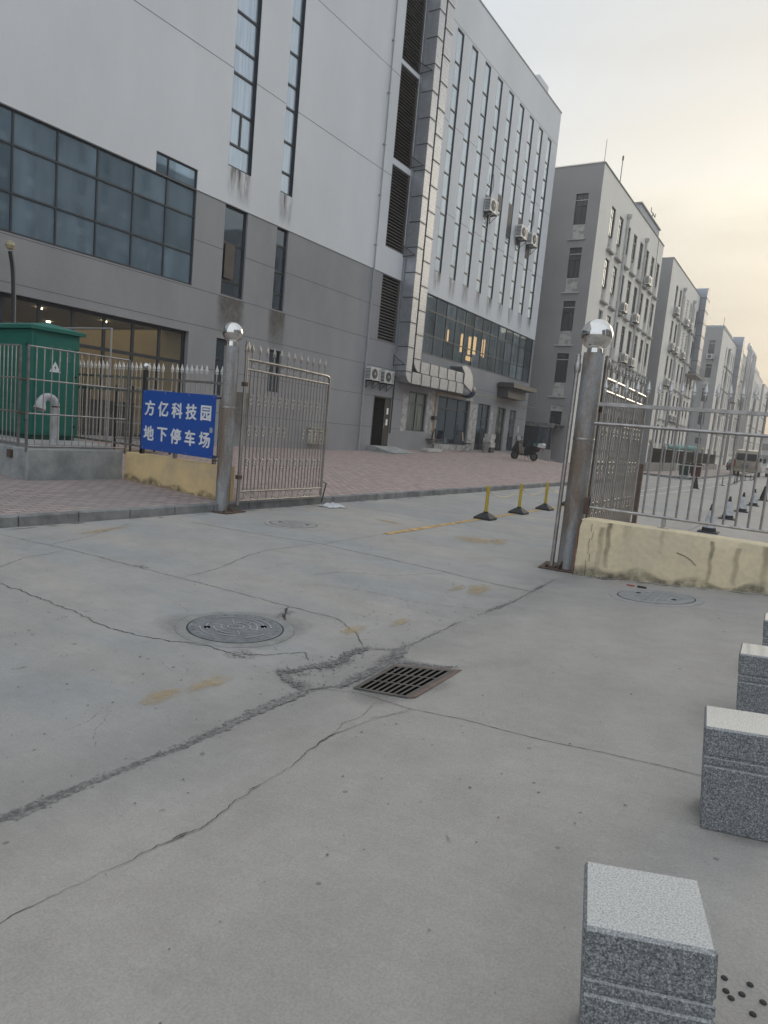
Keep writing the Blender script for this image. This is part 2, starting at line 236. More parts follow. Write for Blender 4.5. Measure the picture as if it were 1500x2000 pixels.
YWALL2=mat('ochre_wall_paint',(.72,.54,.28),.9,0,col2=(.52,.41,.26),scale=2.6,detail=9,contrast=(.28,.6),bump=.3,bscale=28,spec=.2)
BOXC=mat('rough_concrete',(.40,.41,.40),.92,0,col2=(.22,.235,.235),scale=2.6,detail=9,contrast=(.32,.66),bump=.5,bscale=20,spec=.2)
KERB=mat('kerb_stone',(.28,.285,.285),.9,0,col2=(.14,.145,.145),scale=3.5,detail=8,contrast=(.3,.65),bump=.6,bscale=22,spec=.2)
GREEN=mat('green_paint',(.014,.15,.115),.42,0,var=.06,scale=3,spec=.5)
GREEND=mat('dark_green_paint',(.008,.06,.05),.5)
BLUE=mat('blue_sign_paint',(.015,.085,.38),.35,0,var=.06,scale=5)
SWHITE=mat('sign_white',(.78,.79,.80),.5,0,var=.03)
WPAINT=mat('white_enamel',(.62,.62,.60),.4,0,var=.08,scale=6)
YELP=mat('yellow_paint',(.50,.36,.04),.45,0,var=.12,scale=12)
RUBB=mat('black_rubber',(.028,.028,.030),.7,0,var=.1)
PLBLK=mat('black_plastic',(.02,.02,.022),.35,0)
BLACKH=mat('dark_void',(.004,.004,.004),1,0,spec=0)
IRON=mat('cast_iron',(.24,.25,.26),.65,.2,col2=(.15,.16,.17),scale=9,detail=7,bump=.3,bscale=60)
IRONL=mat('worn_iron',(.52,.53,.54),.5,.4)
IRONF=mat('iron_frame',(.30,.295,.285),.85,0,col2=(.20,.20,.195),scale=10,detail=6,bump=.3,bscale=40)
CRK=mat('crack_shadow',(.095,.092,.088),1,0,var=.2,scale=30,spec=0)
GRIT=mat('broken_grit',(.27,.26,.25),.95,0,col2=(.14,.138,.135),scale=38,detail=8,contrast=(.35,.62),bump=1,bscale=60,spec=.1)
STONE=mat('grit_stone',(.33,.32,.31),.95,0,col2=(.12,.12,.12),scale=20,detail=2)
GB=glass('sky_reflecting_glass',(.30,.36,.42),.28,(.72,.84,.96),streak=.13,wave=.003)
GD=glass('dark_glass',(.035,.045,.055),.11,(.72,.84,.95),wave=.006)
GT=glass('teal_curtain_glass',(.12,.16,.195),.20,(.66,.86,1),wave=.004); pane_tone(GT,19.88,1.125,.22)
GBAND=glass('band_glass',(.06,.08,.09),.20,(.75,.9,1),wave=.004,see=.62); pane_tone(GBAND,0,1.12,.3)
GSHOP=glass('shop_glass',(.02,.025,.03),.05,see=.9)
GBLK=glass('office_glass',(.06,.065,.07),.06,(.7,.75,.8),wave=.004)
YPNT=worn('faded_yellow_road_paint',(.50,.37,.19),.47,13,soft=.22,edge=True)
YPNT2=worn('yellow_line_paint',(.56,.38,.17),.60,5,soft=.16)
WPNT=worn('white_line_paint',(.62,.62,.60),.62,5,soft=.14)
STAIN=worn('wall_stain',(.18,.16,.14),.44,5,stretch=(1.6,1,.16),soft=.16,edge=True)
STAINB=worn('damp_stain',(.16,.145,.125),.62,3,soft=.3,edge=True)
MOSS=worn('base_grime',(.10,.10,.085),.46,9,soft=.2,edge=True)
SMUDGE=worn('ground_smudge',(.20,.20,.195),.46,26,soft=.3,edge=True)
CHIP=worn('fine_crack',(.05,.05,.05),.62,22,soft=.1)
# ------------------------------------------------------------------ mesh helpers
def tag(o,label=None,cat=None,group=None,kind=None):
    if label: o['label']=label
    if cat: o['category']=cat
    if group: o['group']=group
    if kind: o['kind']=kind
    return o
def thing(name,loc,label,cat,group=None,rz=0):
    o=bpy.data.objects.new(name,None); C.objects.link(o); o.location=loc; o.rotation_euler=(0,0,rz); o.empty_display_size=.2
    return tag(o,label,cat,group)
class MB:
    def __init__(s): s.v=[]; s.f=[]; s.sm=False; s.fade=None
    def add(s,vs,fs):
        b=len(s.v); s.v+= [tuple(p) for p in vs]; s.f+=[tuple(b+i for i in f) for f in fs]; return s
    def quad(s,a,b,c,d): return s.add([a,b,c,d],[(0,1,2,3)])
    def box(s,x0,y0,z0,x1,y1,z1,M=None,bev=0):
        if x0>x1:x0,x1=x1,x0
        if y0>y1:y0,y1=y1,y0
        if z0>z1:z0,z1=z1,z0
        if bev:
            b=min(bev,(x1-x0)/2.01,(y1-y0)/2.01,(z1-z0)/2.01); vs=[];key={}
            for i,x in enumerate((x0,x1)):
                for j,y in enumerate((y0,y1)):
                    for k,z in enumerate((z0,z1)):
                        sx,sy,sz=(1-2*i)*b,(1-2*j)*b,(1-2*k)*b
                        for ax,p in enumerate(((x,y+sy,z+sz),(x+sx,y,z+sz),(x+sx,y+sy,z))):
                            key[(i,j,k,ax)]=len(vs); vs.append(p)
            K=key; fs=[]
            q=[(0,0),(1,0),(1,1),(0,1)]
            for i in (0,1):
                f=[K[(i,a,c,0)] for a,c in q]; fs.append(f if i else f[::-1])
                f=[K[(a,i,c,1)] for a,c in q]; fs.append(f[::-1] if i else f)
                f=[K[(a,c,i,2)] for a,c in q]; fs.append(f if i else f[::-1])
            for i in (0,1):
                for j in (0,1):
                    f=[K[(i,j,0,0)],K[(i,j,1,0)],K[(i,j,1,1)],K[(i,j,0,1)]]; fs.append(f if i==j else f[::-1])
                    f=[K[(i,0,j,0)],K[(i,1,j,0)],K[(i,1,j,2)],K[(i,0,j,2)]]; fs.append(f[::-1] if i==j else f)
                    f=[K[(0,i,j,1)],K[(1,i,j,1)],K[(1,i,j,2)],K[(0,i,j,2)]]; fs.append(f if i==j else f[::-1])
            for i in (0,1):
                for j in (0,1):
                    for k in (0,1):
                        f=[K[(i,j,k,a)] for a in range(3)]; fs.append(f if (i+j+k)%2 else f[::-1])
        else:
            vs=[(x0,y0,z0),(x1,y0,z0),(x1,y1,z0),(x0,y1,z0),(x0,y0,z1),(x1,y0,z1),(x1,y1,z1),(x0,y1,z1)]
            fs=[(0,3,2,1),(4,5,6,7),(0,1,5,4),(1,2,6,5),(2,3,7,6),(3,0,4,7)]
        if M is not None: vs=[M@Vector(p) for p in vs]
        return s.add(vs,fs)
    def tube(s,pts,r,n=8,cap=True,closed=False):
        pts=[Vector(p) for p in pts]; m=len(pts); rr=r if isinstance(r,(list,tuple)) else [r]*m
        vs=[]; prev=None
        for i,p in enumerate(pts):
            if closed: t=pts[(i+1)%m]-pts[i-1]
            else: t=(pts[min(i+1,m-1)]-pts[max(i-1,0)])
            t.normalize()
            if prev is None:
                a=Vector((0,0,1)) if abs(t.z)<.9 else Vector((1,0,0)); u=t.cross(a).normalized()
            else:
                u=prev-t*prev.dot(t); u.normalize()
            prev=u; w=t.cross(u)
            for k in range(n):
                an=2*math.pi*k/n; vs.append(p+(u*math.cos(an)+w*math.sin(an))*rr[i])
        fs=[]
        for i in range(m if closed else m-1):
            j=(i+1)%m
            for k in range(n):
                k2=(k+1)%n; fs.append((i*n+k,i*n+k2,j*n+k2,j*n+k))
        if cap and not closed: fs.append(tuple(range(n))[::-1]); fs.append(tuple((m-1)*n+k for k in range(n)))
        return s.add(vs,fs)
    def lathe(s,prof,c=(0,0,0),n=16,axis='z'):
        vs=[];fs=[]
        for r,z in prof:
            for k in range(n):
                a=2*math.pi*k/n; p=(r*math.cos(a),r*math.sin(a),z)
                if axis=='x': p=(p[2],p[0],p[1])
                if axis=='y': p=(p[1],p[2],p[0])
                vs.append((c[0]+p[0],c[1]+p[1],c[2]+p[2]))
        for i in range(len(prof)-1):
            for k in range(n):
                k2=(k+1)%n; fs.append((i*n+k,i*n+k2,(i+1)*n+k2,(i+1)*n+k))
        fs.append(tuple(range(n))[::-1]); fs.append(tuple((len(prof)-1)*n+k for k in range(n)))
        return s.add(vs,fs)
    def prism(s,poly,z0,z1,M=None):
        """polygon in xy (counter-clockwise) extruded in z"""
        n=len(poly); vs=[(x,y,z0) for x,y in poly]+[(x,y,z1) for x,y in poly]
        fs=[tuple(range(n))[::-1],tuple(range(n,2*n))]+[(i,(i+1)%n,n+(i+1)%n,n+i) for i in range(n)]
        if M is not None: vs=[M@Vector(p) for p in vs]
        return s.add(vs,fs)
    def mesh(s,name,m,off=(0,0,0),smooth=None):
        me=bpy.data.meshes.new(name); ox,oy,oz=off
        me.from_pydata([(x-ox,y-oy,z-oz) for x,y,z in s.v],[],s.f); me.materials.append(m)
        if s.fade:
            a=me.attributes.new('fade','FLOAT','POINT'); a.data.foreach_set('value',s.fade)
        if smooth or (smooth is None and s.sm):
            for p in me.polygons: p.use_smooth=True
            try: me.set_sharp_from_angle(angle=rad(38))
            except Exception: pass
        me.update(); return me
    def build(s,name,m,parent=None,off=None,smooth=None,loc=None):
        """vertices are in world space; they are stored relative to the parent's base (or this thing's own base)"""
        if off is None:
            if parent is not None:
                off=Vector((0,0,0)); p=parent
                while p is not None: off=off+p.location; p=p.parent
            else:
                xs=[p[0] for p in s.v]; ys=[p[1] for p in s.v]; zs=[p[2] for p in s.v]; off=((min(xs)+max(xs))/2,(min(ys)+max(ys))/2,min(zs)); loc=off
        o=bpy.data.objects.new(name,s.mesh(name,m,off,smooth)); C.objects.link(o)
        if parent is not None: o.parent=parent
        if loc is not None: o.location=loc
        return o
def inst(name,me,parent,loc=(0,0,0),rz=0,rot=None):
    o=bpy.data.objects.new(name,me); C.objects.link(o); o.parent=parent; o.location=loc; o.rotation_euler=rot or (0,0,rz); return o
def copy_tree(o,parent=None):
    c=o.copy(); C.objects.link(c)
    if parent is not None: c.parent=parent
    for ch in list(o.children): copy_tree(ch,c)
    return c
def smooth_poly(pts,per=6):
    out=[]; n=len(pts)
    for i in range(n-1):
        p0=pts[max(i-1,0)];p1=pts[i];p2=pts[i+1];p3=pts[min(i+2,n-1)]
        for k in range(per):
            t=k/per; out.append(tuple(.5*((2*p1[a])+(-p0[a]+p2[a])*t+(2*p0[a]-5*p1[a]+4*p2[a]-p3[a])*t*t+(-p0[a]+3*p1[a]-3*p2[a]+p3[a])*t**3) for a in range(len(p1))))
    out.append(tuple(pts[-1])); return out

# ------------------------------------------------------------------ ground heights
def lerp(a,b,t): return a+(b-a)*max(0,min(1,t))
def ss(t): t=max(0,min(1,t)); return t*t*(3-2*t)
def gz(x,y):
    """road level: flat in the lane, the apron right of the joint slopes up to the right"""
    h=.095*max(0,min(x,.9)+2.2)
    if y>9: h*=1-ss((y-9)/5)
    return h
def zf(y):
    P=[(4,.36),(24,.33),(28,.45),(34,.55),(40,.62),(44.4,.66)]
    if y<=P[0][0]: return P[0][1]
    for (a,b),(c,d) in zip(P,P[1:]):
        if y<=c: return lerp(b,d,(y-a)/(c-a))
    return P[-1][1]
def pz(x,y):
    """brick forecourt: rises from the kerb toward the grey building"""
    t=(-7.5-x)/9.5; a=.12+(zf(y)-.12)*max(0,min(1.1,t))
    if y>36:
        b=.02+.62*ss((-15-x)/3.0); a=lerp(a,b,ss((y-36)/12))
    return a
def make_ground():
    def span(lo,hi,st):
        n=max(1,round((hi-lo)/st)); return [lo+(hi-lo)*i/n for i in range(n)]
    hx0,hx1,hy0,hy1=-2.03,-1.70,3.16,3.64
    xs=[-600,-200,-60,-20]+span(-12,-7.5,.75)+span(-7.5,hx0,.14)+span(hx0,hx1,.1)+span(hx1,4,.14)+span(4,12,1)+[12,40,150,600]
    ys=[-600,-100,-20]+span(-6,0,.6)+span(0,hy0,.14)+span(hy0,hy1,.12)+span(hy1,13,.14)+span(13,30,1)+span(30,110,8)+[110,250,900]
    b=MB(); nx=len(xs)
    for y in ys:
        for x in xs:
            far=abs(x)>12 or y>30 or y<-6
            b.v.append((x,y,gz(x,y)+(0 if far else .0015*math.sin(x*3.1+y*1.7)+.001*math.sin(y*4.3-x*2.2))))
    for j in range(len(ys)-1):
        for i in range(nx-1):
            cx,cy=(xs[i]+xs[i+1])/2,(ys[j]+ys[j+1])/2
            if hx0<cx<hx1 and hy0<cy<hy1: continue
            b.f.append((j*nx+i,j*nx+i+1,(j+1)*nx+i+1,(j+1)*nx+i))
    o=b.build('ground',CONC,smooth=True,off=(0,0,0)); tag(o,kind='structure')
    # drain shaft under the grate
    p=MB(); p.add([(hx0,hy0,-.001),(hx1,hy0,-.001),(hx1,hy1,-.001),(hx0,hy1,-.001),(hx0,hy0,-.6),(hx1,hy0,-.6),(hx1,hy1,-.6),(hx0,hy1,-.6)],[(0,1,5,4),(1,2,6,5),(2,3,7,6),(3,0,4,7),(4,5,6,7)])
    return o
GROUND=make_ground()
def make_pavement():
    east=[(-7.5,-12),(-7.5,0),(-7.5,4),(-7.5,8),(-7.5,16),(-7.5,24),(-7.5,31),(-7.6,33),(-8.1,34.6),(-9.2,36.5),(-11,39.5),(-13,43.5),(-14.3,46),(-15,48.2)]
    # dense rows between the east edge and the building line
    E=[]
    for (a,b),(c,d) in zip(east,east[1:]):
        n=max(1,round((d-b)/1.0))
        for k in range(n): E.append((a+(c-a)*k/n,b+(d-b)*k/n))
    E.append(east[-1]); b=MB(); n=14
    for x,y in E:
        for k in range(n+1):
            xx=x+(-21-x)*k/n; b.v.append((xx,y,pz(max(xx,-18),y)))
    for i in range(len(E)-1):
        for k in range(n): a=i*(n+1)+k; b.f.append((a,a+n+1,a+n+2,a+1))
    o=b.build('forecourt_paving',PAVE,off=(0,0,0)); tag(o,kind='structure')
    # kerb: stones laid end to end along the east edge
    k=MB(); pts=[(x,y) for x,y in E if y<=39.5]
    q=[pts[0]]
    L=.74; acc=0
    for i in range(len(pts)-1):
        a=Vector(pts[i]);c=Vector(pts[i+1]); d=(c-a).length; u=(c-a)/max(d,1e-6); pos=0
        while acc+d-pos>=L:
            st=L-acc; pos+=st; acc=0; q.append(tuple(a+u*pos))
        acc+=d-pos
    for a,c in zip(q,q[1:]):
        a=Vector(a);c=Vector(c); u=(c-a).normalized(); nrm=Vector((u.y,-u.x)); a2=a+u*.004; c2=c-u*.004
        j=R.uniform(-.004,.004); w=.13
        M=Matrix(((u.x,-nrm.x,0,a2.x),(u.y,-nrm.y,0,a2.y),(0,0,1,0),(0,0,0,1)))
        top=pz(-7.5,a.y)+.006+R.uniform(-.004,.003)
        if a.y>32: top*=.9
        k.box(0,-.03+j,-.1,(c2-a2).length,w-.03+j,top,M=M,bev=.014)
    tag(k.build('kerb',KERB,off=(0,0,0)),kind='structure')
    # pavement block in front of the farther buildings, with its kerb
    b=MB(); poly=[(-15,46.2),(-9.3,44.9),(-6.9,44.1),(-6.4,44.6),(-6.3,60),(-6.2,240),(-15.5,240)]
    b.prism([(x,y) for x,y in poly],-.05,.11)
    tag(b.build('far_pavement',mat('far_pavement_brick',(.33,.28,.265),.9,0,var=.1,scale=1.5),off=(0,0,0)),kind='structure')
    b=MB()
    for (x0,y0),(x1,y1) in zip(poly[1:-1],poly[2:-1]):
        a=Vector((x0,y0));c=Vector((x1,y1));u=(c-a).normalized();nrm=Vector((u.y,-u.x))
        M=Matrix(((u.x,nrm.x,0,a.x),(u.y,nrm.y,0,a.y),(0,0,1,0),(0,0,0,1)))
        b.box(0,0,-.05,(c-a).length,.12,.125,M=M)
    tag(b.build('far_kerb',KERB,off=(0,0,0)),kind='structure')
make_pavement()

# ------------------------------------------------------------------ cracks, joints, paint on the ground
def ribbon(b,pts,w,jit=.5,step=.04,wander=.01,lift=.004,fade=None,taper=True,seed=1,gap=0):
    rr=random.Random(seed); P=[]
    for i in range(len(pts)-1):
        a=Vector(pts[i][:2]);c=Vector(pts[i+1][:2]); n=max(1,int((c-a).length/step))
        for k in range(n): P.append(a+(c-a)*k/n)
    P.append(Vector(pts[-1][:2])); off=0; Q=[]; m=len(P)
    for i,p in enumerate(P):
        t=(P[min(i+1,m-1)]-P[max(i-1,0)]).normalized(); nrm=Vector((-t.y,t.x)); off=off*.82+rr.uniform(-1,1)*wander
        ww=(w if not callable(w) else w(i/(m-1)))*(.50 if (w if not callable(w) else w(.5))<.02 else .85)
        e=min(1,i/6,(m-1-i)/6) if taper else 1
        a=ww*(1+rr.uniform(-jit,jit))*(.15+.85*e); c=ww*(1+rr.uniform(-jit,jit))*(.15+.85*e)
        Q.append((p+nrm*(off+a/2),p+nrm*(off-c/2)))
    for (a,c),(d,e) in zip(Q,Q[1:]):
        if gap and rr.random()<gap: continue
        b.quad((c.x,c.y,gz(c.x,c.y)+lift),(e.x,e.y,gz(e.x,e.y)+lift),(d.x,d.y,gz(d.x,d.y)+lift),(a.x,a.y,gz(a.x,a.y)+lift))
    return [((a+c)/2) for a,c in Q]
CR_A=[(-1.74,.6),(-1.712,.956),(-1.693,1.219),(-1.667,1.376),(-1.63,1.626),(-1.672,1.874),(-1.676,2.137),(-1.706,2.312),(-1.733,2.519),(-1.692,2.738),(-1.57,3.0)]
def make_cracks():
    b=MB()
    ribbon(b,CR_A,lambda t:.0055+.003*math.sin(t*19),jit=.6,step=.012,wander=.0058,seed=3)
    for p in ((-1.645,1.53),(-1.674,1.93),(-1.732,2.50),(-1.728,2.44)):
        ribbon(b,[(p[0]-.004,p[1]-.035),(p[0]+.004,p[1]+.035)],.016,jit=.6,step=.008,wander=.002,lift=.0044,seed=int(p[1]*100))
    ribbon(b,[(-1.73,2.52),(-1.77,2.65),(-1.75,2.8),(-1.80,2.98)],.004,step=.012,wander=.003,seed=5)
    ribbon(b,[(-5.9,2.95),(-5.27,2.88),(-4.56,2.87),(-3.89,2.82),(-3.49,2.87),(-3.15,3.02),(-2.8,3.06)],.012,jit=.9,step=.016,wander=.010,seed=8)
    ribbon(b,[(-2.2,2.99),(-1.97,3.06),(-1.60,3.01),(-1.32,3.03),(-.912,3.004),(-.68,3.023),(-.44,3.028),(.1,3.02),(2.5,3.02)],.007,jit=.5,step=.015,wander=.002,seed=9,taper=False)
    ribbon(b,[(-7.3,3.86),(-6.09,4.03),(-5.09,4.09),(-4.13,4.13),(-3.5,4.16),(-2.93,4.19),(-2.62,4.0),(-2.41,3.79)],.010,jit=.8,step=.02,wander=.005,seed=10)
    ribbon(b,[(-6.9,6.3),(-5.72,6.45),(-5.06,6.62),(-4.04,6.60),(-3.21,6.54),(-2.65,6.47),(-2.15,6.5)],.016,jit=.6,step=.03,wander=.004,seed=11,taper=False)
    ribbon(b,[(-4.63,4.13),(-4.70,4.6),(-4.95,5.3),(-5.07,5.73),(-5.0,6.6)],.009,jit=.8,step=.025,wander=.008,seed=12)
    ribbon(b,[(-4.97,6.6),(-4.97,7.4),(-4.99,8.3)],.008,jit=.6,step=.03,wander=.003,seed=13)
    ribbon(b,[(-3.2,6.5),(-3.45,5.9),(-3.9,5.55),(-4.0,5.2)],.007,jit=.8,step=.02,wander=.008,seed=14)
    ribbon(b,[(-5.6,2.87),(-6.0,3.5),(-6.1,4.03)],.008,jit=.8,step=.02,wander=.008,seed=15)
    ribbon(b,[(-6.4,3.97),(-6.7,4.7),(-7.2,5.6)],.008,jit=.8,step=.02,wander=.010,seed=16)
    ribbon(b,[(-2.3,5.4),(-2.8,5.15),(-3.3,5.1),(-3.8,4.9)],.007,jit=.8,step=.02,wander=.008,seed=17,gap=.2)
    ribbon(b,[(-2.3,9.9),(-3.4,9.95),(-4.6,10.1)],.012,jit=.5,step=.05,wander=.004,seed=18,gap=.1)
    for i,yy in enumerate((13.9,18.2,22.6,27.2,32)): ribbon(b,[(-7.4,yy),(-2.0,yy+.1),(3,yy+.15)],.018,jit=.4,step=.1,wander=.004,seed=60+i)
    ribbon(b,[(-2.0,9.0),(-1.98,14),(-1.9,25),(-1.9,45)],.018,jit=.4,step=.1,wander=.004,seed=70)
    ribbon(b,[(-1.1,6.60),(-.85,6.60),(-.30,6.585)],.008,jit=.6,step=.02,wander=.002,seed=19,gap=.15)
    ribbon(b,[(-1.60,3.0),(-1.64,2.86),(-1.72,2.76)],.005,jit=.6,step=.01,wander=.004,seed=20)
    ribbon(b,[(-2.9,3.05),(-2.75,3.2),(-2.62,3.4),(-2.5,3.3)],.010,jit=.8,step=.01,wander=.006,seed=21)
    ribbon(b,[(-3.15,3.85),(-3.3,4.0),(-3.4,4.15)],.02,jit=.9,step=.015,wander=.008,seed=22)
    ribbon(b,[(-5.9,7.0),(-5.6,7.35),(-5.8,7.9),(-6.6,8.0)],.008,jit=.8,step=.02,wander=.01,seed=23,gap=.15)
    tag(b.build('ground_crack',CRK,off=(0,0,0)),kind='structure')
    # broad crumbling joint running along the lane edge, with broken patches by the drain
    g=MB()
    ctr=ribbon(g,[(-2.30,.75),(-2.26,1.0),(-2.24,1.24),(-2.23,1.7),(-2.20,2.1),(-2.22,2.5),(-2.21,2.93)],lambda t:.055+.02*math.sin(t*9),jit=.45,step=.012,wander=.006,seed=30)
    ctr+=ribbon(g,[(-2.22,2.90),(-2.36,2.98),(-2.55,3.05)],.05,jit=.8,step=.012,wander=.01,seed=31)
    ctr+=ribbon(g,[(-2.52,3.03),(-2.42,3.22),(-2.36,3.42),(-2.42,3.62),(-2.39,3.80)],lambda t:.04+.05*abs(math.sin(t*5)),jit=.7,step=.012,wander=.01,seed=32)
    ctr+=ribbon(g,[(-2.22,2.93),(-2.16,3.05),(-2.08,3.14)],.02,jit=.8,step=.012,wander=.005,seed=33)
    ctr+=ribbon(g,[(-2.39,3.79),(-2.25,3.88),(-2.22,4.1),(-2.23,4.8)],.016,jit=.9,step=.014,wander=.005,seed=34)
    ctr+=ribbon(g,[(-2.23,4.7),(-2.21,5.3),(-2.20,5.9),(-2.22,6.5),(-2.25,7.35)],lambda t:.012+.03*max(0,math.sin(t*17+1)),jit=.8,step=.02,wander=.005,seed=35)
    ctr+=ribbon(g,[(-2.10,3.08),(-2.10,3.25),(-2.12,3.45),(-2.13,3.64),(-2.0,3.70),(-1.85,3.73),(-1.70,3.79)],lambda t:.06,jit=.5,step=.012,wander=.008,seed=36)
    ctr+=ribbon(g,[(-2.13,3.72),(-2.18,3.85),(-2.22,4.0)],.10,jit=.6,step=.012,wander=.01,seed=37)
    tag(g.build('broken_joint',GRIT,off=(0,0,0)),kind='structure')
    # crumbs of broken concrete
    s=MB(); rr=random.Random(5)
    ico=[(0,0,1),(.9,0,.2),(.28,.85,.2),(-.72,.52,.2),(-.72,-.52,.2),(.28,-.85,.2),(0,0,-.4)]
    icf=[(0,1,2),(0,2,3),(0,3,4),(0,4,5),(0,5,1),(6,2,1),(6,3,2),(6,4,3),(6,5,4),(6,1,5)]
    def stone(x,y,r):
        a=rr.uniform(0,6.28); ca,sa=math.cos(a),math.sin(a); sx,sy,sz=[rr.uniform(.6,1.2)*r for _ in range(3)]
        s.add([(x+(p[0]*sx*ca-p[1]*sy*sa),y+(p[0]*sx*sa+p[1]*sy*ca),gz(x,y)+.003+max(0,p[2]+.3)*sz*.7) for p in ico],icf)
    for p in ctr:
        dense=4 if (p.y>2.7 and p.y<4.1) else 2
        for _ in range(dense):
            if rr.random()<.75: stone(p.x+rr.gauss(0,.022),p.y+rr.gauss(0,.022),rr.uniform(.0012,.0042 if dense==1 else .0075))
    for _ in range(330):
        x=rr.uniform(-5.5,-.3); y=rr.uniform(.8,7); stone(x,y,rr.uniform(.0015,.006))
    for _ in range(90): stone(rr.gauss(-2.3,.12),rr.gauss(3.3,.28),rr.uniform(.002,.008))
    o=s.build('gravel',STONE,off=(0,0,0)); tag(o,'loose grey crumbs of broken concrete around the cracks and drain','gravel',kind='stuff')
make_cracks()
def blotch(b,cx,cy,rx,ry,ang=0,n=22,seed=1,zfun=gz,lift=.005):
    rr=random.Random(seed); ca,sa=math.cos(ang),math.sin(ang); base=len(b.v); b.fade=b.fade or []
    b.v.append((cx,cy,zfun(cx,cy)+lift)); b.fade.append(1)
    rings=((.45,.8),(1,.0)); ph=[rr.uniform(0,6.28) for _ in range(3)]
    for s,fv in rings:
        for k in range(n):
            a=2*math.pi*k/n; w=s*(1+.13*math.sin(2*a+ph[0])+.1*math.sin(3*a+ph[1])+.05*math.sin(5*a+ph[2]))
            x=math.cos(a)*rx*w;y=math.sin(a)*ry*w; X=cx+x*ca-y*sa;Y=cy+x*sa+y*ca; b.v.append((X,Y,zfun(X,Y)+lift)); b.fade.append(fv)
    for k in range(n):
        k2=(k+1)%n; b.f.append((base,base+1+k,base+1+k2)); b.f.append((base+1+k,base+1+n+k,base+1+n+k2,base+1+k2))
def make_paint():
    b=MB(); rr=random.Random(77)
    for i in range(120):
        x,y=rr.uniform(-5.5,-.1),rr.uniform(.8,8); a=rr.gauss(1.1,.5); l=rr.uniform(.015,.12)
        ribbon(b,[(x,y),(x+l*math.cos(a),y+l*math.sin(a))],rr.uniform(.003,.006),jit=.6,step=.01,wander=.002,seed=i+300,lift=.0035)
    tag(b.build('pale_scratches',worn('pale_scratch',(.52,.51,.49),.55,30,soft=.2),off=(0,0,0)),kind='structure')
    b=MB()
    for i in range(90):
        x,y=rr.uniform(-6.5,-2.4),rr.uniform(1,9); a=rr.uniform(-.6,2.2); P=[(x,y)]
        for k in range(rr.randint(2,5)): a+=rr.uniform(-.7,.7); P.append((P[-1][0]+.09*math.cos(a),P[-1][1]+.09*math.sin(a)))
        ribbon(b,P,rr.uniform(.003,.008),jit=.8,step=.01,wander=.004,seed=i+900,lift=.0035,gap=.25)
    tag(b.build('hairline_wear',worn('hairline_dark',(.15,.15,.15),.5,25,soft=.25),off=(0,0,0)),kind='structure')
    b=MB()
    b.box(-5.03,8.1,.004,-4.92,20.5,.0045); tag(b.build('yellow_road_line',YPNT2,off=(0,0,0)),kind='structure')
    b=MB()
    for (x,y,rx,ry,a,s) in ((-3.95,8.95,.32,.42,0,1),(-3.72,9.2,.16,.34,.3,6),(-2.62,6.1,.13,.30,.3,2),(-2.78,5.95,.06,.22,0,7),(-2.68,4.05,.07,.20,.1,3),(-2.56,4.5,.05,.2,.1,4),(-2.70,2.32,.085,.14,0,5),(-2.66,2.62,.06,.2,0,8),(-5.6,9.2,.3,.12,0,9),(-6.9,5.0,.09,.5,.2,10)): blotch(b,x,y,rx,ry,a,seed=s)
    tag(b.build('faded_yellow_marking',YPNT,off=(0,0,0)),kind='structure')
    b=MB()
    for pts in ([(-4.95,21),(-4.6,27),(-4.3,37),(-4.0,52)],[(-5.38,25.7),(-5.2,45),(-5.1,60)],[(-6.9,24.5),(-6.7,33)],[(-2.2,37),(-1.7,37.4)],[(-4.6,22.7),(-6.8,22.2)]): 
        ribbon(b,pts,.10,jit=.05,step=.5,wander=0,lift=.006,taper=False)
    tag(b.build('white_road_line',WPNT,off=(0,0,0)),kind='structure')
    b=MB(); rr=random.Random(11)
    for i in range(26): blotch(b,rr.uniform(-4.6,-.3),rr.uniform(.9,7),rr.uniform(.006,.018),rr.uniform(.01,.035),rr.uniform(-.5,.9),seed=i+40,lift=.0035)
    pass
    tag(b.build('ground_smudges',SMUDGE,off=(0,0,0)),kind='structure')
    b=MB()
    for x,y in ((-.012,1.835),(-.004,1.79),(.044,1.846),(.009,1.772),(.057,1.746),(.03,1.80),(.075,1.80)):
        b.lathe([(.0085,.0028),(.007,.0052),(.002,.0062)],(x,y,gz(x,y)),10)
    tag(b.build('ground_spots',mat('dark_spot',(.035,.033,.032),.8,0),off=(0,0,0)),kind='structure')
make_paint()
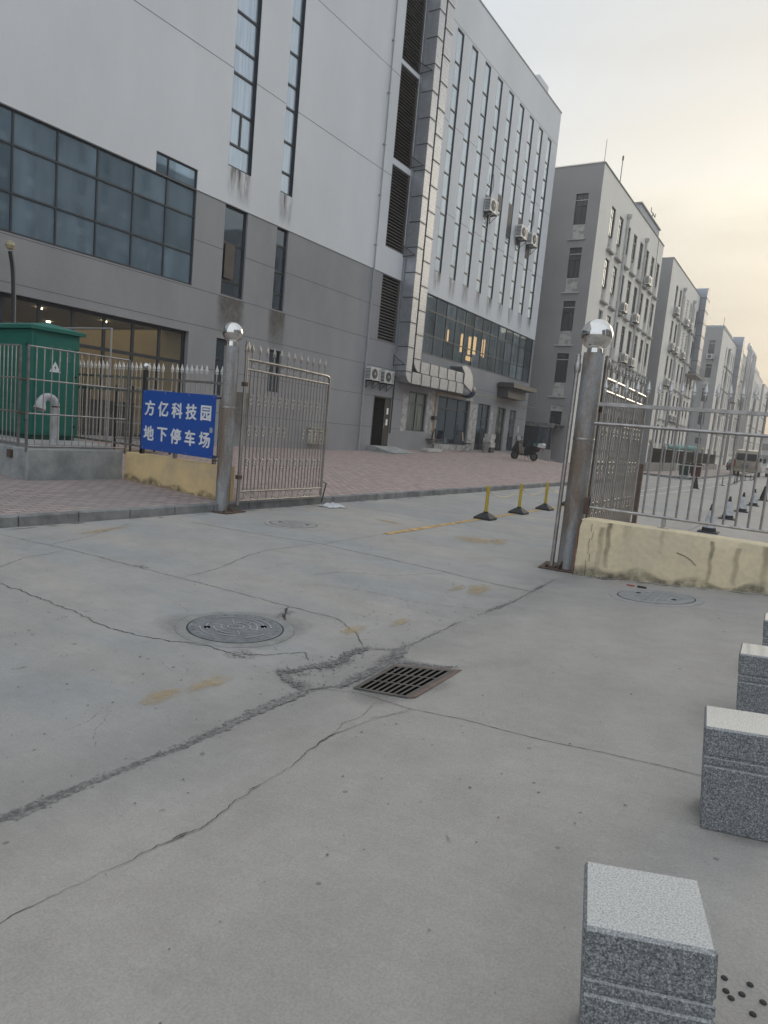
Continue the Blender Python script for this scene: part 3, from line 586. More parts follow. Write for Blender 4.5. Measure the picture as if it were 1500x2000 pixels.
# ------------------------------------------------------------------ wall faces with real openings
class Face:
    """a wall plane: u runs along it, z up, depth d into the wall"""
    def __init__(s,origin,rz): s.o=Vector(origin); s.rz=rz; s.R=Matrix.Rotation(rz,3,'Z')
    def w(s,u,d,z): return s.o+s.R@Vector((u,d,z))
    def wall(s,name,m,parent,u0,u1,z0,z1,holes=(),depth=.2,off=None):
        b=MB(); us=sorted({u0,u1,*[min(max(h[i],u0),u1) for h in holes for i in (0,1)]}); zs=sorted({z0,z1,*[min(max(h[i],z0),z1) for h in holes for i in (2,3)]})
        # long runs of wall are split so that they stay light
        for i in range(len(us)-1):
            for j in range(len(zs)-1):
                cu,cz=(us[i]+us[i+1])/2,(zs[j]+zs[j+1])/2
                if any(h[0]<cu<h[1] and h[2]<cz<h[3] for h in holes): continue
                b.quad(s.w(us[i],0,zs[j]),s.w(us[i+1],0,zs[j]),s.w(us[i+1],0,zs[j+1]),s.w(us[i],0,zs[j+1]))
        for h in holes:
            a,c,e,f=max(h[0],u0),min(h[1],u1),max(h[2],z0),min(h[3],z1)
            if a>=c or e>=f: continue
            D=h[4] if len(h)>4 else depth
            if h[0]>=u0: b.quad(s.w(a,0,e),s.w(a,0,f),s.w(a,D,f),s.w(a,D,e))
            if h[1]<=u1: b.quad(s.w(c,0,f),s.w(c,0,e),s.w(c,D,e),s.w(c,D,f))
            if h[2]>=z0: b.quad(s.w(c,0,e),s.w(a,0,e),s.w(a,D,e),s.w(c,D,e))
            if h[3]<=z1: b.quad(s.w(a,0,f),s.w(c,0,f),s.w(c,D,f),s.w(a,D,f))
        return b.build(name,m,parent)
    def box(s,b,u0,u1,d0,d1,z0,z1,bev=0):
        M=Matrix.Translation(s.o)@Matrix.Rotation(s.rz,4,'Z'); return b.box(u0,d0,z0,u1,d1,z1,M=M,bev=bev)
    def put(s,o,parent,u,d,z):
        p=s.w(u,d,z); q=parent
        while q is not None: p=p-q.location; q=q.parent
        o.location=p; o.rotation_euler=(0,0,s.rz); o.parent=parent; return o
CACHE={}
def window(F,parent,u0,u1,z0,z1,trans=(),mull=(),d=.12,gm=None,fm=None,fw=.045,name='window',pane_name='pane',partial=None):
    """a window: dark frame with bars, its glass a sub-part; meshes are shared between equal windows"""
    gm=gm or GD; fm=fm or FRAME; w,h=u1-u0,z1-z0
    key=(name,round(w,3),round(h,3),tuple(round(t-z0,3) for t in trans),tuple(round(t-u0,3) for t in mull),gm.name,fm.name,fw,partial)
    if key not in CACHE:
        b=MB(); b.box(0,-.03,0,fw,.05,h); b.box(w-fw,-.03,0,w,.05,h); b.box(fw,-.028,0,w-fw,.05,fw); b.box(fw,-.028,h-fw,w-fw,.05,h)
        for t in trans: b.box(fw,-.024,t-z0-fw*.5,w-fw,.045,t-z0+fw*.5)
        for t in mull: b.box(t-u0-fw*.45,-.02,fw,t-u0+fw*.45,.042,h-fw)
        if partial:
            (pu,pz0,pz1)=partial; b.box(pu-fw*.45,-.022,pz0,pu+fw*.45,.042,pz1)
        g=MB(); g.box(.01,.012,.01,w-.01,.022,h-.01)
        CACHE[key]=(b.mesh(name,fm),g.mesh(pane_name,gm))
    me,gme=CACHE[key]
    o=bpy.data.objects.new(name,me); C.objects.link(o); F.put(o,parent,u0,d,z0)
    p=bpy.data.objects.new(pane_name,gme); C.objects.link(p); p.parent=o
    return o
# ------------------------------------------------------------------ the big grey and white building
def stain_sheet(F,b,u0,u1,z0,z1,lift=.003):
    b.fade=b.fade or []
    n=5; base=len(b.v)
    for j in range(n+1):
        for i in range(n+1):
            t=j/n; x=i/n; b.v.append(tuple(F.w(u0+(u1-u0)*x,-lift,z1+(z0-z1)*t))); b.fade.append((1-t)**.8*(0 if i in(0,n) else 1))
    for j in range(n):
        for i in range(n): a=base+j*(n+1)+i; b.f.append((a,a+n+1,a+n+2,a+1))
def make_main_building():
    root=thing('office_building',(-17,20,0),'large building with white upper walls, grey base and tall slit windows, nearest on the left','building')
    F=Face((-17,0,0),rad(90)) ; Y0,Y1,ZT=-14,44.3,22.3
    # openings (y0,y1,z0,z1[,depth])
    low=[]; up=[]
    cw=[2.72,14.96,5.24,8.05]; low.append((-6,14.96,5.24,8.05,.16)); up.append((13.43,14.96,8.05,8.63,.16))
    low.append((-6,14.95,.5,3.85,.22))
    low+= [(16.16,17.18,5.24,8.05,.16),(18.62,19.23,5.24,8.05,.16),(16.11,17.10,2.0,3.85,.16),(18.66,19.28,2.36,3.84,.16)]
    low+= [(25.46,26.97,5.22,8.05,.14)]; up+=[(25.46,26.97,9.18,12.56,.14),(25.46,26.97,12.8,16.56,.14),(25.46,26.97,16.72,20.4,.14)]
    low+= [(29.5,44.05,5.22,8.05,.14)]
    cols=[(29.92+1.572*k,30.62+1.572*k) for k in range(9)]
    up+= [(a,c,9.2,20.2,.16) for a,c in cols]; up+=[(16.16,17.20,9.2,20.4,.16),(18.64,19.28,9.2,20.4,.16),(5.5,6.5,9.2,20.4,.16),(8.1,8.75,9.2,20.4,.16)]
    door=(25.63,27.1,.60,2.83,.25); low.append(door)
    low+= [(28.65,30.46,1.40,3.28,.16),(31.7,35.5,.85,3.32,.2),(36.62,38.37,.60,3.32,.18),(39.40,40.75,.62,3.30,.2),(41.42,42.48,.66,3.28,.14)]
    F.wall('upper_wall',WHITE,root,Y0,Y1,8.05,ZT,up,.16)
    F.wall('lower_wall',GREY,root,Y0,Y1,0,8.044,low,.16)
    E=Face((-17,Y1,0),rad(180))
    b=MB(); b.quad((-17,Y1,8.05),(-50,Y1,8.05),(-50,Y1,ZT),(-17,Y1,ZT)); b.quad((-17,Y0,8.05),(-50,Y0,8.05),(-50,Y0,ZT),(-17,Y0,ZT)); b.quad((-50,Y0,8.05),(-50,Y1,8.05),(-50,Y1,ZT),(-50,Y0,ZT)); b.build('side_walls',WHITE,root)
    b=MB(); b.quad((-17,Y1,0),(-50,Y1,0),(-50,Y1,8.05),(-17,Y1,8.05)); b.quad((-17,Y0,0),(-50,Y0,0),(-50,Y0,8.05),(-17,Y0,8.05)); b.quad((-50,Y0,0),(-50,Y1,0),(-50,Y1,8.05),(-50,Y0,8.05)); b.build('side_walls',GREY,root)
    b=MB(); b.quad((-17.3,Y0+.3,ZT-.5),(-49.7,Y0+.3,ZT-.5),(-49.7,Y1-.3,ZT-.5),(-17.3,Y1-.3,ZT-.5))
    rf=b.build('roof',mat('roof_felt',(.2,.2,.2),.95),root)
    b=MB(); b.box(-17.3,Y0,ZT,-16.97,Y1+.03,ZT+.06); b.box(-50,Y1-.3,ZT,-17.3,Y1+.03,ZT+.058); b.box(-17.28,Y0,ZT-.6,-17.26,Y1,ZT-.001); b.build('parapet_coping',mat('coping',(.42,.42,.41),.8),root)
    b=MB(); b.box(-18.9,42.2,ZT-.5,-17.9,43.9,ZT+1.55); b.box(-17.9,42.7,ZT+.9,-17.88,43.5,ZT+1.15); b.build('roof_vent',WHITE,root)
    # window groups
    W=lambda *a,**k: window(F,root,*a,**k)
    zz=[9.91,10.92,12.02,12.78,13.80,14.86,15.95,16.65,17.72,18.77]
    for i,(a,c) in enumerate(cols):
        zt=[9.86,10.86,11.93,12.69,13.81,14.81,15.92,16.66,17.73,18.77]
        W(a,c,9.2,20.2,trans=zt,d=.05,gm=GB,fw=.055)
    for (a,c,k) in ((16.16,17.20,1),(18.64,19.28,0),(5.5,6.5,1),(8.1,8.75,0)):
        W(a,c,9.2,20.4,trans=zz,d=.10,gm=GB,fw=.07,partial=((c-a)*.5,.75,1.70) if k else None)
    # right-hand reveals of the slit windows are dark aluminium
    for a,c in cols+[(16.16,17.20),(18.64,19.28)]: b=MB(); F.box(b,c-.022,c-.002,.004,.14,9.2,20.2); b.build('window_edge_trim',FRAME,root)
    # big curtain window, second floor left, with its raised end bay
    ml=[13.88-1.125*k for k in range(18) if 13.88-1.125*k>-6]
    W(-6,14.96,5.24,8.05,trans=(6.17,7.26),mull=ml,d=.06,gm=GT,fw=.05,name='curtain_window')
    W(13.43,14.96,8.06,8.63,mull=(13.9,),d=.06,gm=GT,fw=.04,name='curtain_window')
    W(29.5,44.05,5.22,8.05,trans=(6.12,7.30),mull=[29.5+1.12*k for k in range(1,13)],d=.05,gm=GBAND,fw=.045,name='curtain_window')
    W(16.16,17.18,5.24,8.05,trans=(5.72,6.90),d=.10,gm=GD,fw=.07,partial=(.52,.5,1.66)); W(18.62,19.23,5.24,8.05,trans=(5.8,6.55,7.45),d=.10,gm=GD,fw=.06)
    W(16.11,17.10,2.0,3.85,trans=(3.2,),d=.10,gm=GD,fw=.06); W(18.66,19.28,2.36,3.84,d=.10,gm=GD,fw=.05)
    # open sash seen on the narrow lower window
    b=MB(); F.box(b,16.24,16.66,-.02,.0,5.78,6.86); b.build('blind',mat('brown_blind',(.12,.10,.085),.8),root)
    # louvre panels
    for z0,z1 in ((5.22,8.05),(9.18,12.56),(12.8,16.56),(16.72,20.4)):
        b=MB(); F.box(b,25.47,26.96,.125,.13,z0,z1); b.build('louvre_back',BLACKH,root); b=MB(); z=z0+.07
        while z<z1-.05:
            M=Matrix.Translation(F.w(26.215,.06,z))@Matrix.Rotation(rad(90),4,'Z')@Matrix.Rotation(rad(35),4,'X'); b.box(-.74,-.06,-.006,.74,.06,.006,M=M); z+=.13
        F.box(b,25.46,25.50,.0,.12,z0,z1); F.box(b,26.93,26.97,.0,.12,z0,z1); F.box(b,25.5,26.93,.0,.12,z1-.04,z1); F.box(b,25.5,26.93,.0,.12,z0,z0+.04)
        b.build('louvre_panel',LOUV,root)
    b=MB(); F.box(b,27.0,27.04,-.12,0,4,20.4); b.build('edge_strip',mat('pale_aluminium',(.42,.44,.48),.4,.6),root)
    # thin shadow grooves in the render
    def groove(z,holes,u0=Y0,u1=Y1):
        cuts=sorted([(h[0],h[1]) for h in holes if h[2]<z<h[3]]); u=u0
        for a,c in cuts:
            if a>u: b=MB(); F.box(b,u,a,-.0025,.004,z-.009,z+.009); b.build('wall_groove',CRKW,root)
            u=max(u,c)
        if u<u1: b=MB(); F.box(b,u,u1,-.0025,.004,z-.009,z+.009); b.build('wall_groove',CRKW,root)
    for z in (12.06,16.02,20.3): groove(z,up)
    for z in (1.43,2.80,4.09,5.19,6.62): groove(z,low)
    b=MB(); F.box(b,Y0,Y1,-.012,.004,8.03,8.06); b.build('wall_band',mat('band_grey',(.20,.20,.205),.8),root)
    # drainpipe
    b=MB(); b.tube([(-16.93,24.66,.3),(-16.93,24.66,8.1)],.035,8); b.tube([(-16.93,24.66,8.1),(-16.93,24.66,22.2)],.03,8)
    for z in range(1,22,2): b.box(-17,24.6,z,-16.9,24.72,z+.03)
    b.build('drainpipe',mat('pipe_grey',(.36,.37,.39),.6),root)
    b=MB(); b.tube([(-16.95,27.15,1.2),(-16.95,27.15,4.9)],.03,8); b.build('cable_pipe',FRAME,root)
    # stains below the windows
    for a,c in cols+[(16.16,17.20),(18.64,19.28)]: b=MB(); stain_sheet(F,b,a-.06,c+.06,8.15,9.2); b.build('rain_stain',STAIN,root)
    for q in ((16.0,17.3,3.9,5.2),(18.45,19.4,3.86,5.2),(16.5,17.9,.3,2.2)): b=MB(); stain_sheet(F,b,*q); b.build('damp_stain',STAINB,root)
    # ground floor: shop front on the left with its lit room behind the glass
    sh=window(F,root,-6,14.95,.5,3.85,trans=(2.9,),mull=[10.22+.94*k for k in range(-16,5)],d=.18,gm=GSHOP,fw=.09,name='shop_window')
    cream=mat('shop_cream_wall',(.55,.45,.30),.8,0,var=.06); b=MB()
    x0,x1,y0,y1,z0,z1=-24,-17.25,-6,14.9,.45,3.95
    b.quad((x0,y0,z0),(x0,y1,z0),(x0,y1,z1),(x0,y0,z1)); b.quad((x0,y0,z0),(x1,y0,z0),(x1,y0,z1),(x0,y0,z1)); b.quad((x0,y1,z0),(x1,y1,z0),(x1,y1,z1),(x0,y1,z1)); b.quad((x0,y0,z1),(x1,y0,z1),(x1,y1,z1),(x0,y1,z1))
    b.build('shop_room',cream,root)
    b=MB(); b.quad((x0,y0,z0+.01),(x1,y0,z0+.01),(x1,y1,z0+.01),(x0,y1,z0+.01)); b.build('shop_floor',mat('shop_floor',(.16,.14,.12),.5),root)
    b=MB()
    for y in (6.5,8.6,10.4,12.6): 
        b=MB(); b.box(-20.3,y,.46,-19.7,y+.9,1.9); b.build('shop_shelving',mat('dark_wood',(.05,.04,.035),.6,0,var=.3),root)
    b=MB(); b.box(-18.6,7,.46,-18.2,14,1.5); b.build('shop_counter',MATS['dark_wood'],root)
    em=mat('lit_downlight',(1,1,1),.5,emit=((1,.86,.62),9)); b=MB()
    for x in (-19.3,-22.3):
        for y in (6.5,9.0,11.5,13.6): b=MB(); b.lathe([(.07,3.9),(.07,3.94)],(x,y,0),10); b.build('ceiling_lamp',em,root)
    l=bpy.data.lights.new('shop_light','AREA'); l.shape='RECTANGLE'; l.size=5; l.size_y=12; l.energy=80; l.color=(1,.80,.52); lo=bpy.data.objects.new('shop_light',l); C.objects.link(lo); lo.location=(-20.7,9,3.88); 
    # room behind the right-hand window band; added glowing panels imitate an amber reflection
    b=MB(); x0,y0,y1,z0,z1=-21,29.3,44.2,5.1,8.1
    b.quad((x0,y0,z0),(x0,y1,z0),(x0,y1,z1),(x0,y0,z1)); b.quad((x0,y0,z0),(-17.2,y0,z0),(-17.2,y0,z1),(x0,y0,z1)); b.quad((x0,y1,z0),(-17.2,y1,z0),(-17.2,y1,z1),(x0,y1,z1)); b.quad((x0,y0,z1),(-17.2,y0,z1),(-17.2,y1,z1),(x0,y1,z1)); b.quad((x0,y0,z0),(-17.2,y0,z0),(-17.2,y1,z0),(x0,y1,z0))
    b.build('office_room',mat('office_room_wall',(.20,.21,.20),.9),root)
    ema=mat('amber_reflection_glow',(1,.7,.4),.6,emit=((1,.60,.25),1.6),var=.2,scale=3)
    b=MB()
    for y,w,za,zb in ((33.3,.16,6.3,6.95),(34.2,.26,6.15,6.95),(34.95,.24,6.0,7.0),(35.95,.32,6.0,7.0),(36.5,.45,6.1,7.1),(37.65,.22,6.15,7.1),(38.05,.45,6.1,7.15),(35.8,.8,5.65,5.9)): b=MB(); b.box(-17.75,y,za,-17.73,y+w,zb); b.build('amber_reflection_panel',ema,root)
    b=MB()
    for y,w,za,zb in ((30.3,.5,5.5,7.7),(31.4,.35,5.4,7.9),(33.9,.3,5.3,7.8),(37.9,.5,5.4,7.8),(39.3,.25,5.4,7.6),(40.4,.7,5.3,7.9),(42.1,.25,5.4,7.4),(42.7,.5,5.3,7.7)): b=MB(); b.box(-17.6,y,za,-17.58,y+w,zb); b.build('curtain',mat('office_curtain',(.30,.29,.26),.9,0,var=.2,scale=5,stretch=(1,6,.3)),root)
    # ground floor right: doors and windows
    vt=mat('room_dark',(.012,.012,.012),1); b=MB(); b.box(-18.6,25.5,.55,-17.3,27.2,2.9); b.box(-18.4,25.6,.6,-17.25,27.12,2.85)
    q=MB(); q.add([(-17.24,25.6,.55),(-18.6,25.6,.55),(-18.6,27.15,.55),(-17.24,27.15,.55),(-17.24,25.6,2.9),(-18.6,25.6,2.9),(-18.6,27.15,2.9),(-17.24,27.15,2.9)],[(0,1,5,4),(1,2,6,5),(2,3,7,6),(4,5,6,7),(0,3,2,1)]); q.build('hallway',mat('hallway_grey',(.10,.095,.09),.9),root)
    fr=MB(); F.box(fr,25.63,25.70,0,.12,.6,2.83); F.box(fr,27.03,27.1,0,.12,.6,2.83); F.box(fr,25.7,27.03,0,.12,2.76,2.83); fr.build('door_frame',FRAME,root)
    # one leaf swung out
    dl=MB(); M=Matrix.Translation((-17.0,27.03,0))@Matrix.Rotation(rad(9),4,'Z'); dl.box(-.02,-.68,.62,.03,0,2.74,M=M,bev=.004); dr=dl.build('door',mat('black_door',(.025,.027,.03),.6,spec=.2),root)
    for z in (1.55,2.05): q=MB(); q.box(.031,-.42,z,.034,-.22,z+.28,M=M); q.build('door_notice',SWHITE,dr)
    q=MB(); q.tube([M@Vector((.03,-.60,1.55)),M@Vector((.08,-.60,1.55)),M@Vector((.08,-.50,1.55))],.012,6); q.box(.03,-.625,1.42,.04,-.58,1.68,M=M); q.build('handle',STEEL,dr)
    window(F,root,28.65,30.46,1.40,3.28,trans=(2.72,),mull=(29.55,),d=.1,gm=glass('green_curtain_glass',(.09,.11,.075),.10,streak=.10),fw=.06)
    window(F,root,31.7,35.5,.85,3.32,trans=(2.72,),mull=(32.95,34.25),d=.14,gm=GD,fw=.055,name='shop_window')
    window(F,root,36.62,38.37,.60,3.32,trans=(2.45,),mull=(37.5,),d=.12,gm=GD,fw=.055)
    window(F,root,39.40,40.75,.62,3.30,trans=(2.35,),mull=(40.1,),d=.12,gm=glass('green_door_glass',(.05,.065,.055),.10),fw=.06,name='glass_door')
    window(F,root,41.42,42.48,.66,3.28,trans=(2.35,),d=.08,gm=GD,fw=.06,name='glass_door')
    b=MB(); z=1.6
    while z<3.2: F.box(b,41.9,42.4,.05,.075,z,z+.03); z+=.07
    b.build('door_blind',mat('blind_grey',(.25,.25,.25),.6),root)
    # bare plaster patches round the openings, step and low plinth
    b=MB(); jr=random.Random(3)
    for (a,c,z0,z1) in ((28.1,28.6,1.35,3.1),(30.5,31.3,1.3,3.4),(35.56,36.5,.6,3.2),(38.42,38.85,.6,3.2),(30.9,35.8,3.36,3.52)):
        b=MB(); n=10; base=len(b.v); L=[];Rr=[]
        for k in range(n+1):
            z=z0+(z1-z0)*k/n
            if c-a<2: L.append((a+jr.uniform(-.02,.07),z)); Rr.append((c+jr.uniform(-.08,.03),z))
        if c-a>=2:
            for k in range(n+1): u=a+(c-a)*k/n; L.append((u,z0+jr.uniform(-.01,.02))); Rr.append((u,z1+jr.uniform(-.04,.03)))
            L,Rr=Rr,L
        for (p,q) in zip(L,Rr): b.v.append(tuple(F.w(p[0],-.004,p[1]))); b.v.append(tuple(F.w(q[0],-.004,q[1])))
        for k in range(n): i=base+2*k; b.f.append((i,i+1,i+3,i+2))
        b.build('plaster_patch',PLAST,root)
    b=MB(); F.box(b,31.5,35.7,-.12,-.006,.3,.83); b.build('plinth',PLAST,root)
    b=MB()
    M=Matrix(((1,0,0,0),(0,1,0,0),(0,0,1,0),(0,0,0,1)))
    b.add([(-17,25.4,.2),(-15.7,25.4,.2),(-15.7,27.4,.2),(-17,27.4,.2),(-17,25.4,.60),(-16.7,25.4,.60),(-16.7,27.4,.60),(-17,27.4,.60),(-15.55,25.4,pz(-15.5,26)+.02),(-15.55,27.4,pz(-15.5,27)+.02)],[(4,5,6,7),(5,8,9,6),(0,1,8,5,4),(3,7,6,9,2),(1,2,9,8)])
    b.build('door_ramp',BOXC,root)
    # flat canopy over the right-hand doors
    b=MB(); b.box(-17,38.9,4.50,-15.9,42.9,4.72); b.box(-17,39.1,3.9,-16.3,42.0,4.49); b.box(-16.9,38.95,4.72,-15.95,42.85,4.78); b.build('canopy',mat('canopy_grey',(.07,.072,.078),.5,.3),root)
    b=MB(); b.tube([(-16.75,35.2,3.75),(-16.75,44.1,3.68),(-16.75,45.2,3.66),(-16.75,45.2,4.7),(-16.75,44.3,4.75)],.022,6)
    for y in (35.2,39,43.6): b.tube([(-17,y,3.72),(-16.7,y,3.72),(-17,y,3.45)],.018,5)
    b.build('gas_pipe',mat('ochre_pipe',(.42,.34,.22),.6),root)
    b=MB(); b.tube([(-16.9,31.25,1.0),(-16.9,31.25,3.45),(-16.9,35.0,3.50)],.03,6); b.build('gas_pipe',mat('orange_pipe',(.42,.24,.06),.6),root)
    b=MB(); b.box(-17,30.7,1.02,-16.6,31.5,1.08); b.tube([(-17,31.1,.8),(-16.65,31.1,1.0)],.02,5); b.build('gas_bracket',RUST,root)
    b=MB(); b.tube([(-16.8,31.0,1.1),(-16.75,31.0,1.45),(-16.75,31.2,1.6),(-16.8,31.35,1.5),(-16.8,31.35,1.15)],.035,7); b.box(-16.98,31.05,2.05,-16.8,31.35,2.25); b.build('gas_valve',DARKM,root)
    b=MB(); b.lathe([(.06,0),(.09,.02),(.05,.05)],(-16.97,43.0,2.1),8,'x'); b.box(-17,42.9,1.9,-16.93,43.12,2.3); b.build('wall_lamp',WPAINT,root)
    return root,F
CRKW=mat('groove_grey',(.17,.17,.18),1,0,spec=0)
MAINB,MF=make_main_building()

# ------------------------------------------------------------------ wall lamp pole at the left edge
t=thing('wall_lamp_post',(-16.7,9.28,.35),'slim dark lamp post with a small cream globe against the grey wall, far left','street lamp')
b=MB(); b.tube(smooth_poly([(-16.7,9.28,.35),(-16.7,9.3,3.0),(-16.7,9.28,4.2),(-16.62,9.15,4.75)]),.055,8); b.build('pole',FRAME,t,smooth=True)
b=MB(); b.lathe([(.0,-.11),(.08,-.08),(.11,0),(.08,.08),(.0,.11)],(-16.6,9.13,4.88),14); b.build('globe',mat('cream_globe',(.45,.38,.24),.5),t,smooth=True)

# ------------------------------------------------------------------ the ducts on the big building
def duct(name,label,y0,y1,x0,x1,zb,ztop,yend,band,endkind):
    t=thing(name,(x1,(y0+y1)/2,zb),label,'duct','metal air ducts on the facade')
    b=MB(); zc=zb+(y1-y0)
    zt=ztop; b.box(x0,y0,zc,x1,y1,zt); o=b.build('riser',DUCT,t)
    # curved elbow: outer arc sweeps toward +y
    r=y1-y0; cy,cz=y1+.06,zb+r+.0; n=8; b=MB(); P=[]
    for k in range(n+1):
        a=math.pi+ (math.pi/2)*k/n; P.append(((cy+ (r+.06)*math.cos(a)),(cz+r*0+ (r)*math.sin(a))))
    ring=P+[(cy,zb+band),(y1,zc)]
    ring=[(p[0],max(p[1],zb)) for p in ring]
    vs=[(x0,y,z) for y,z in ring]+[(x1,y,z) for y,z in ring]; m=len(ring)
    b.add(vs,[tuple(range(m)),tuple(range(m,2*m))[::-1]]+[(i,i+m,(i+1)%m+m,(i+1)%m) for i in range(m)]); b.build('elbow',DUCT,t)
    b=MB(); b.box(x0,cy,zb,x1,yend,zb+band); b.build('run',DUCT,t)
    j=MB(); z=zc
    zs=[zc]
    while z<zt: 
        zs.append(z); z+=1.09
    for z in sorted(set(zs)): j.box(x0-.0,y0-.018,z-.018,x1+.018,y1+.018,z+.018)
    y=cy+.01
    while y<yend+.05: j.box(x0,y-.015,zb-.018,x1+.018,y+.015,zb+band+.018); y+=.92
    j.build('flange',DUCTJ,t)
    # stiffening creases pressed into the front sheet
    c=MB(); z=zc+.1
    while z<zt: c.box(x1,y0+.03,z,x1+.004,y1-.03,z+.012); z+=.155
    y=cy+.12
    while y<yend: c.box(x1,y,zb+.02,x1+.004,y+.012,zb+band-.02); y+=.155
    c.build('crease',mat('duct_crease',(.42,.43,.44),.4,.9),t)
    return t
D1=duct('air_duct','wide box duct nearer the camera, turning low along the wall to a round blue fan',27.07,27.56,-16.98,-16.34,3.58,23.4,33.2,.52,'fan')
b=MB(); b.lathe([(.26,0),(.30,.5),(.30,.9)],(-16.66,33.2,3.84),18,'y'); b.build('round_outlet',DUCT,D1,smooth=True)
b=MB(); b.lathe([(.31,0),(.40,.05),(.42,.25),(.38,.45),(.30,.47),(.05,.40)],(-16.66,34.1,3.84),18,'y'); b.build('fan',mat('blue_fan',(.03,.045,.10),.5,.2),D1,smooth=True)
D2=duct('air_duct','slimmer bright box duct running beside the wider one and ending in an upright hood',27.70,28.29,-16.98,-16.34,4.13,23.4,33.0,.52,'hood')
b=MB(); vs=[]; 
ring=[(33.0,4.13),(33.0,4.65),(32.6,4.95),(33.1,5.05),(33.6,4.9),(33.95,4.6),(34.1,4.2),(34.1,3.75),(33.6,3.9)]
b.add([(-16.98,y,z) for y,z in ring]+[(-16.3,y,z) for y,z in ring],[tuple(range(9)),tuple(range(9,18))[::-1]]+[(i,i+9,(i+1)%9+9,(i+1)%9) for i in range(9)]); b.build('hood',DUCT,D2)
t=thing('duct_bracket',(-17,27.0,9.1),'small triangular steel brackets tying the duct to the wall','bracket')
for z in (9.1,12.9,16.8,4.3):
    b=MB(); b.tube([(-17,26.95,z),(-16.4,27.0,z+.05)],.02,5); b.tube([(-17,26.95,z+.45),(-16.4,27.0,z+.05)],.015,5); b.tube([(-17,26.95,z),(-17,26.95,z+.5)],.018,5); b.build('bracket_frame',DARKM,t)

# ------------------------------------------------------------------ air conditioners
def make_ac():
    b=MB(); b.box(-.40,-.30,0,.40,0,.56,bev=.015); case=b.mesh('case',WPAINT)
    g=MB(); g.lathe([(.21,.0),(.215,-.012),(.19,-.016)],(-.1,-.30,.28),20,'y'); fan=g.mesh('fan_guard',mat('ac_fan_dark',(.07,.07,.07),.6))
    h=MB(); h.box(.20,-.304,.06,.36,-.300,.5); h.lathe([(.06,.0),(.06,-.02),(.03,-.022)],(-.1,-.312,.28),12,'y'); gr=h.mesh('side_panel',mat('ac_panel',(.38,.38,.37),.5))
    v=MB()
    for k in range(7): v.box(-.404,-.27,.08+.06*k,-.4005,-.04,.11+.06*k)
    vent=v.mesh('side_vent',mat('ac_vent_dark',(.05,.06,.07),.6))
    k=MB(); 
    for x in (-.28,.28): k.box(x-.015,-.34,-.05,x+.015,.0,-.001); k.box(x-.015,-.02,-.35,x+.015,0.0,-.05); k.tube([(x,-.32,-.05),(x,-.01,-.33)],.013,4)
    br=k.mesh('bracket',DARKM)
    return [('case',case),('fan_guard',fan),('side_panel',gr),('side_vent',vent),('bracket',br)]
ACM=make_ac(); 
def ac(loc,label,rz=rad(90),group='air conditioner outdoor units',sc=1,pipe=0):
    t=thing('air_conditioner',loc,label,'air conditioner',group,rz)
    for n,m in ACM: inst(n,m,t)
    t.scale=(sc,sc,sc)
    if pipe:
        b=MB(); b.tube(smooth_poly([(.2,-.02,.5),(.05,-.05,.8),(.25,-.03,1.2),(.2,-.0,1.7)]),.012,5); o=inst('cable',b.mesh('cable',DARKM),t)
    return t
ac((-16.95,25.10,3.42),'white air conditioner unit by the drainpipe, left of the pair above the door')
ac((-16.95,26.22,3.40),'white air conditioner unit beside the duct, right of the pair above the door')
for y,z,l in ((35.3,13.35,'boxy air conditioner unit high on the white wall, alone on the left'),(39.8,13.25,'air conditioner high between the slit windows, left of the right-hand pair'),(41.55,13.3,'rightmost air conditioner high between the slit windows of the white wall')): ac((-16.95,y-.3,z),l,pipe=1,sc=1.25)
b=MB()
for k,z0,z1 in ((3,13.4,14.3),(4,14.0,14.8),(5,13.0,14.8),(6,13.0,14.5),(7,12.6,13.4),(8,13.8,14.5)):
    a=29.92+1.572*k; b=MB(); MF.box(b,a+.04,a+.64,.02,.085,z0,z1); b.build('infill_panel',mat('dark_infill',(.07,.075,.085),.6),MAINB)
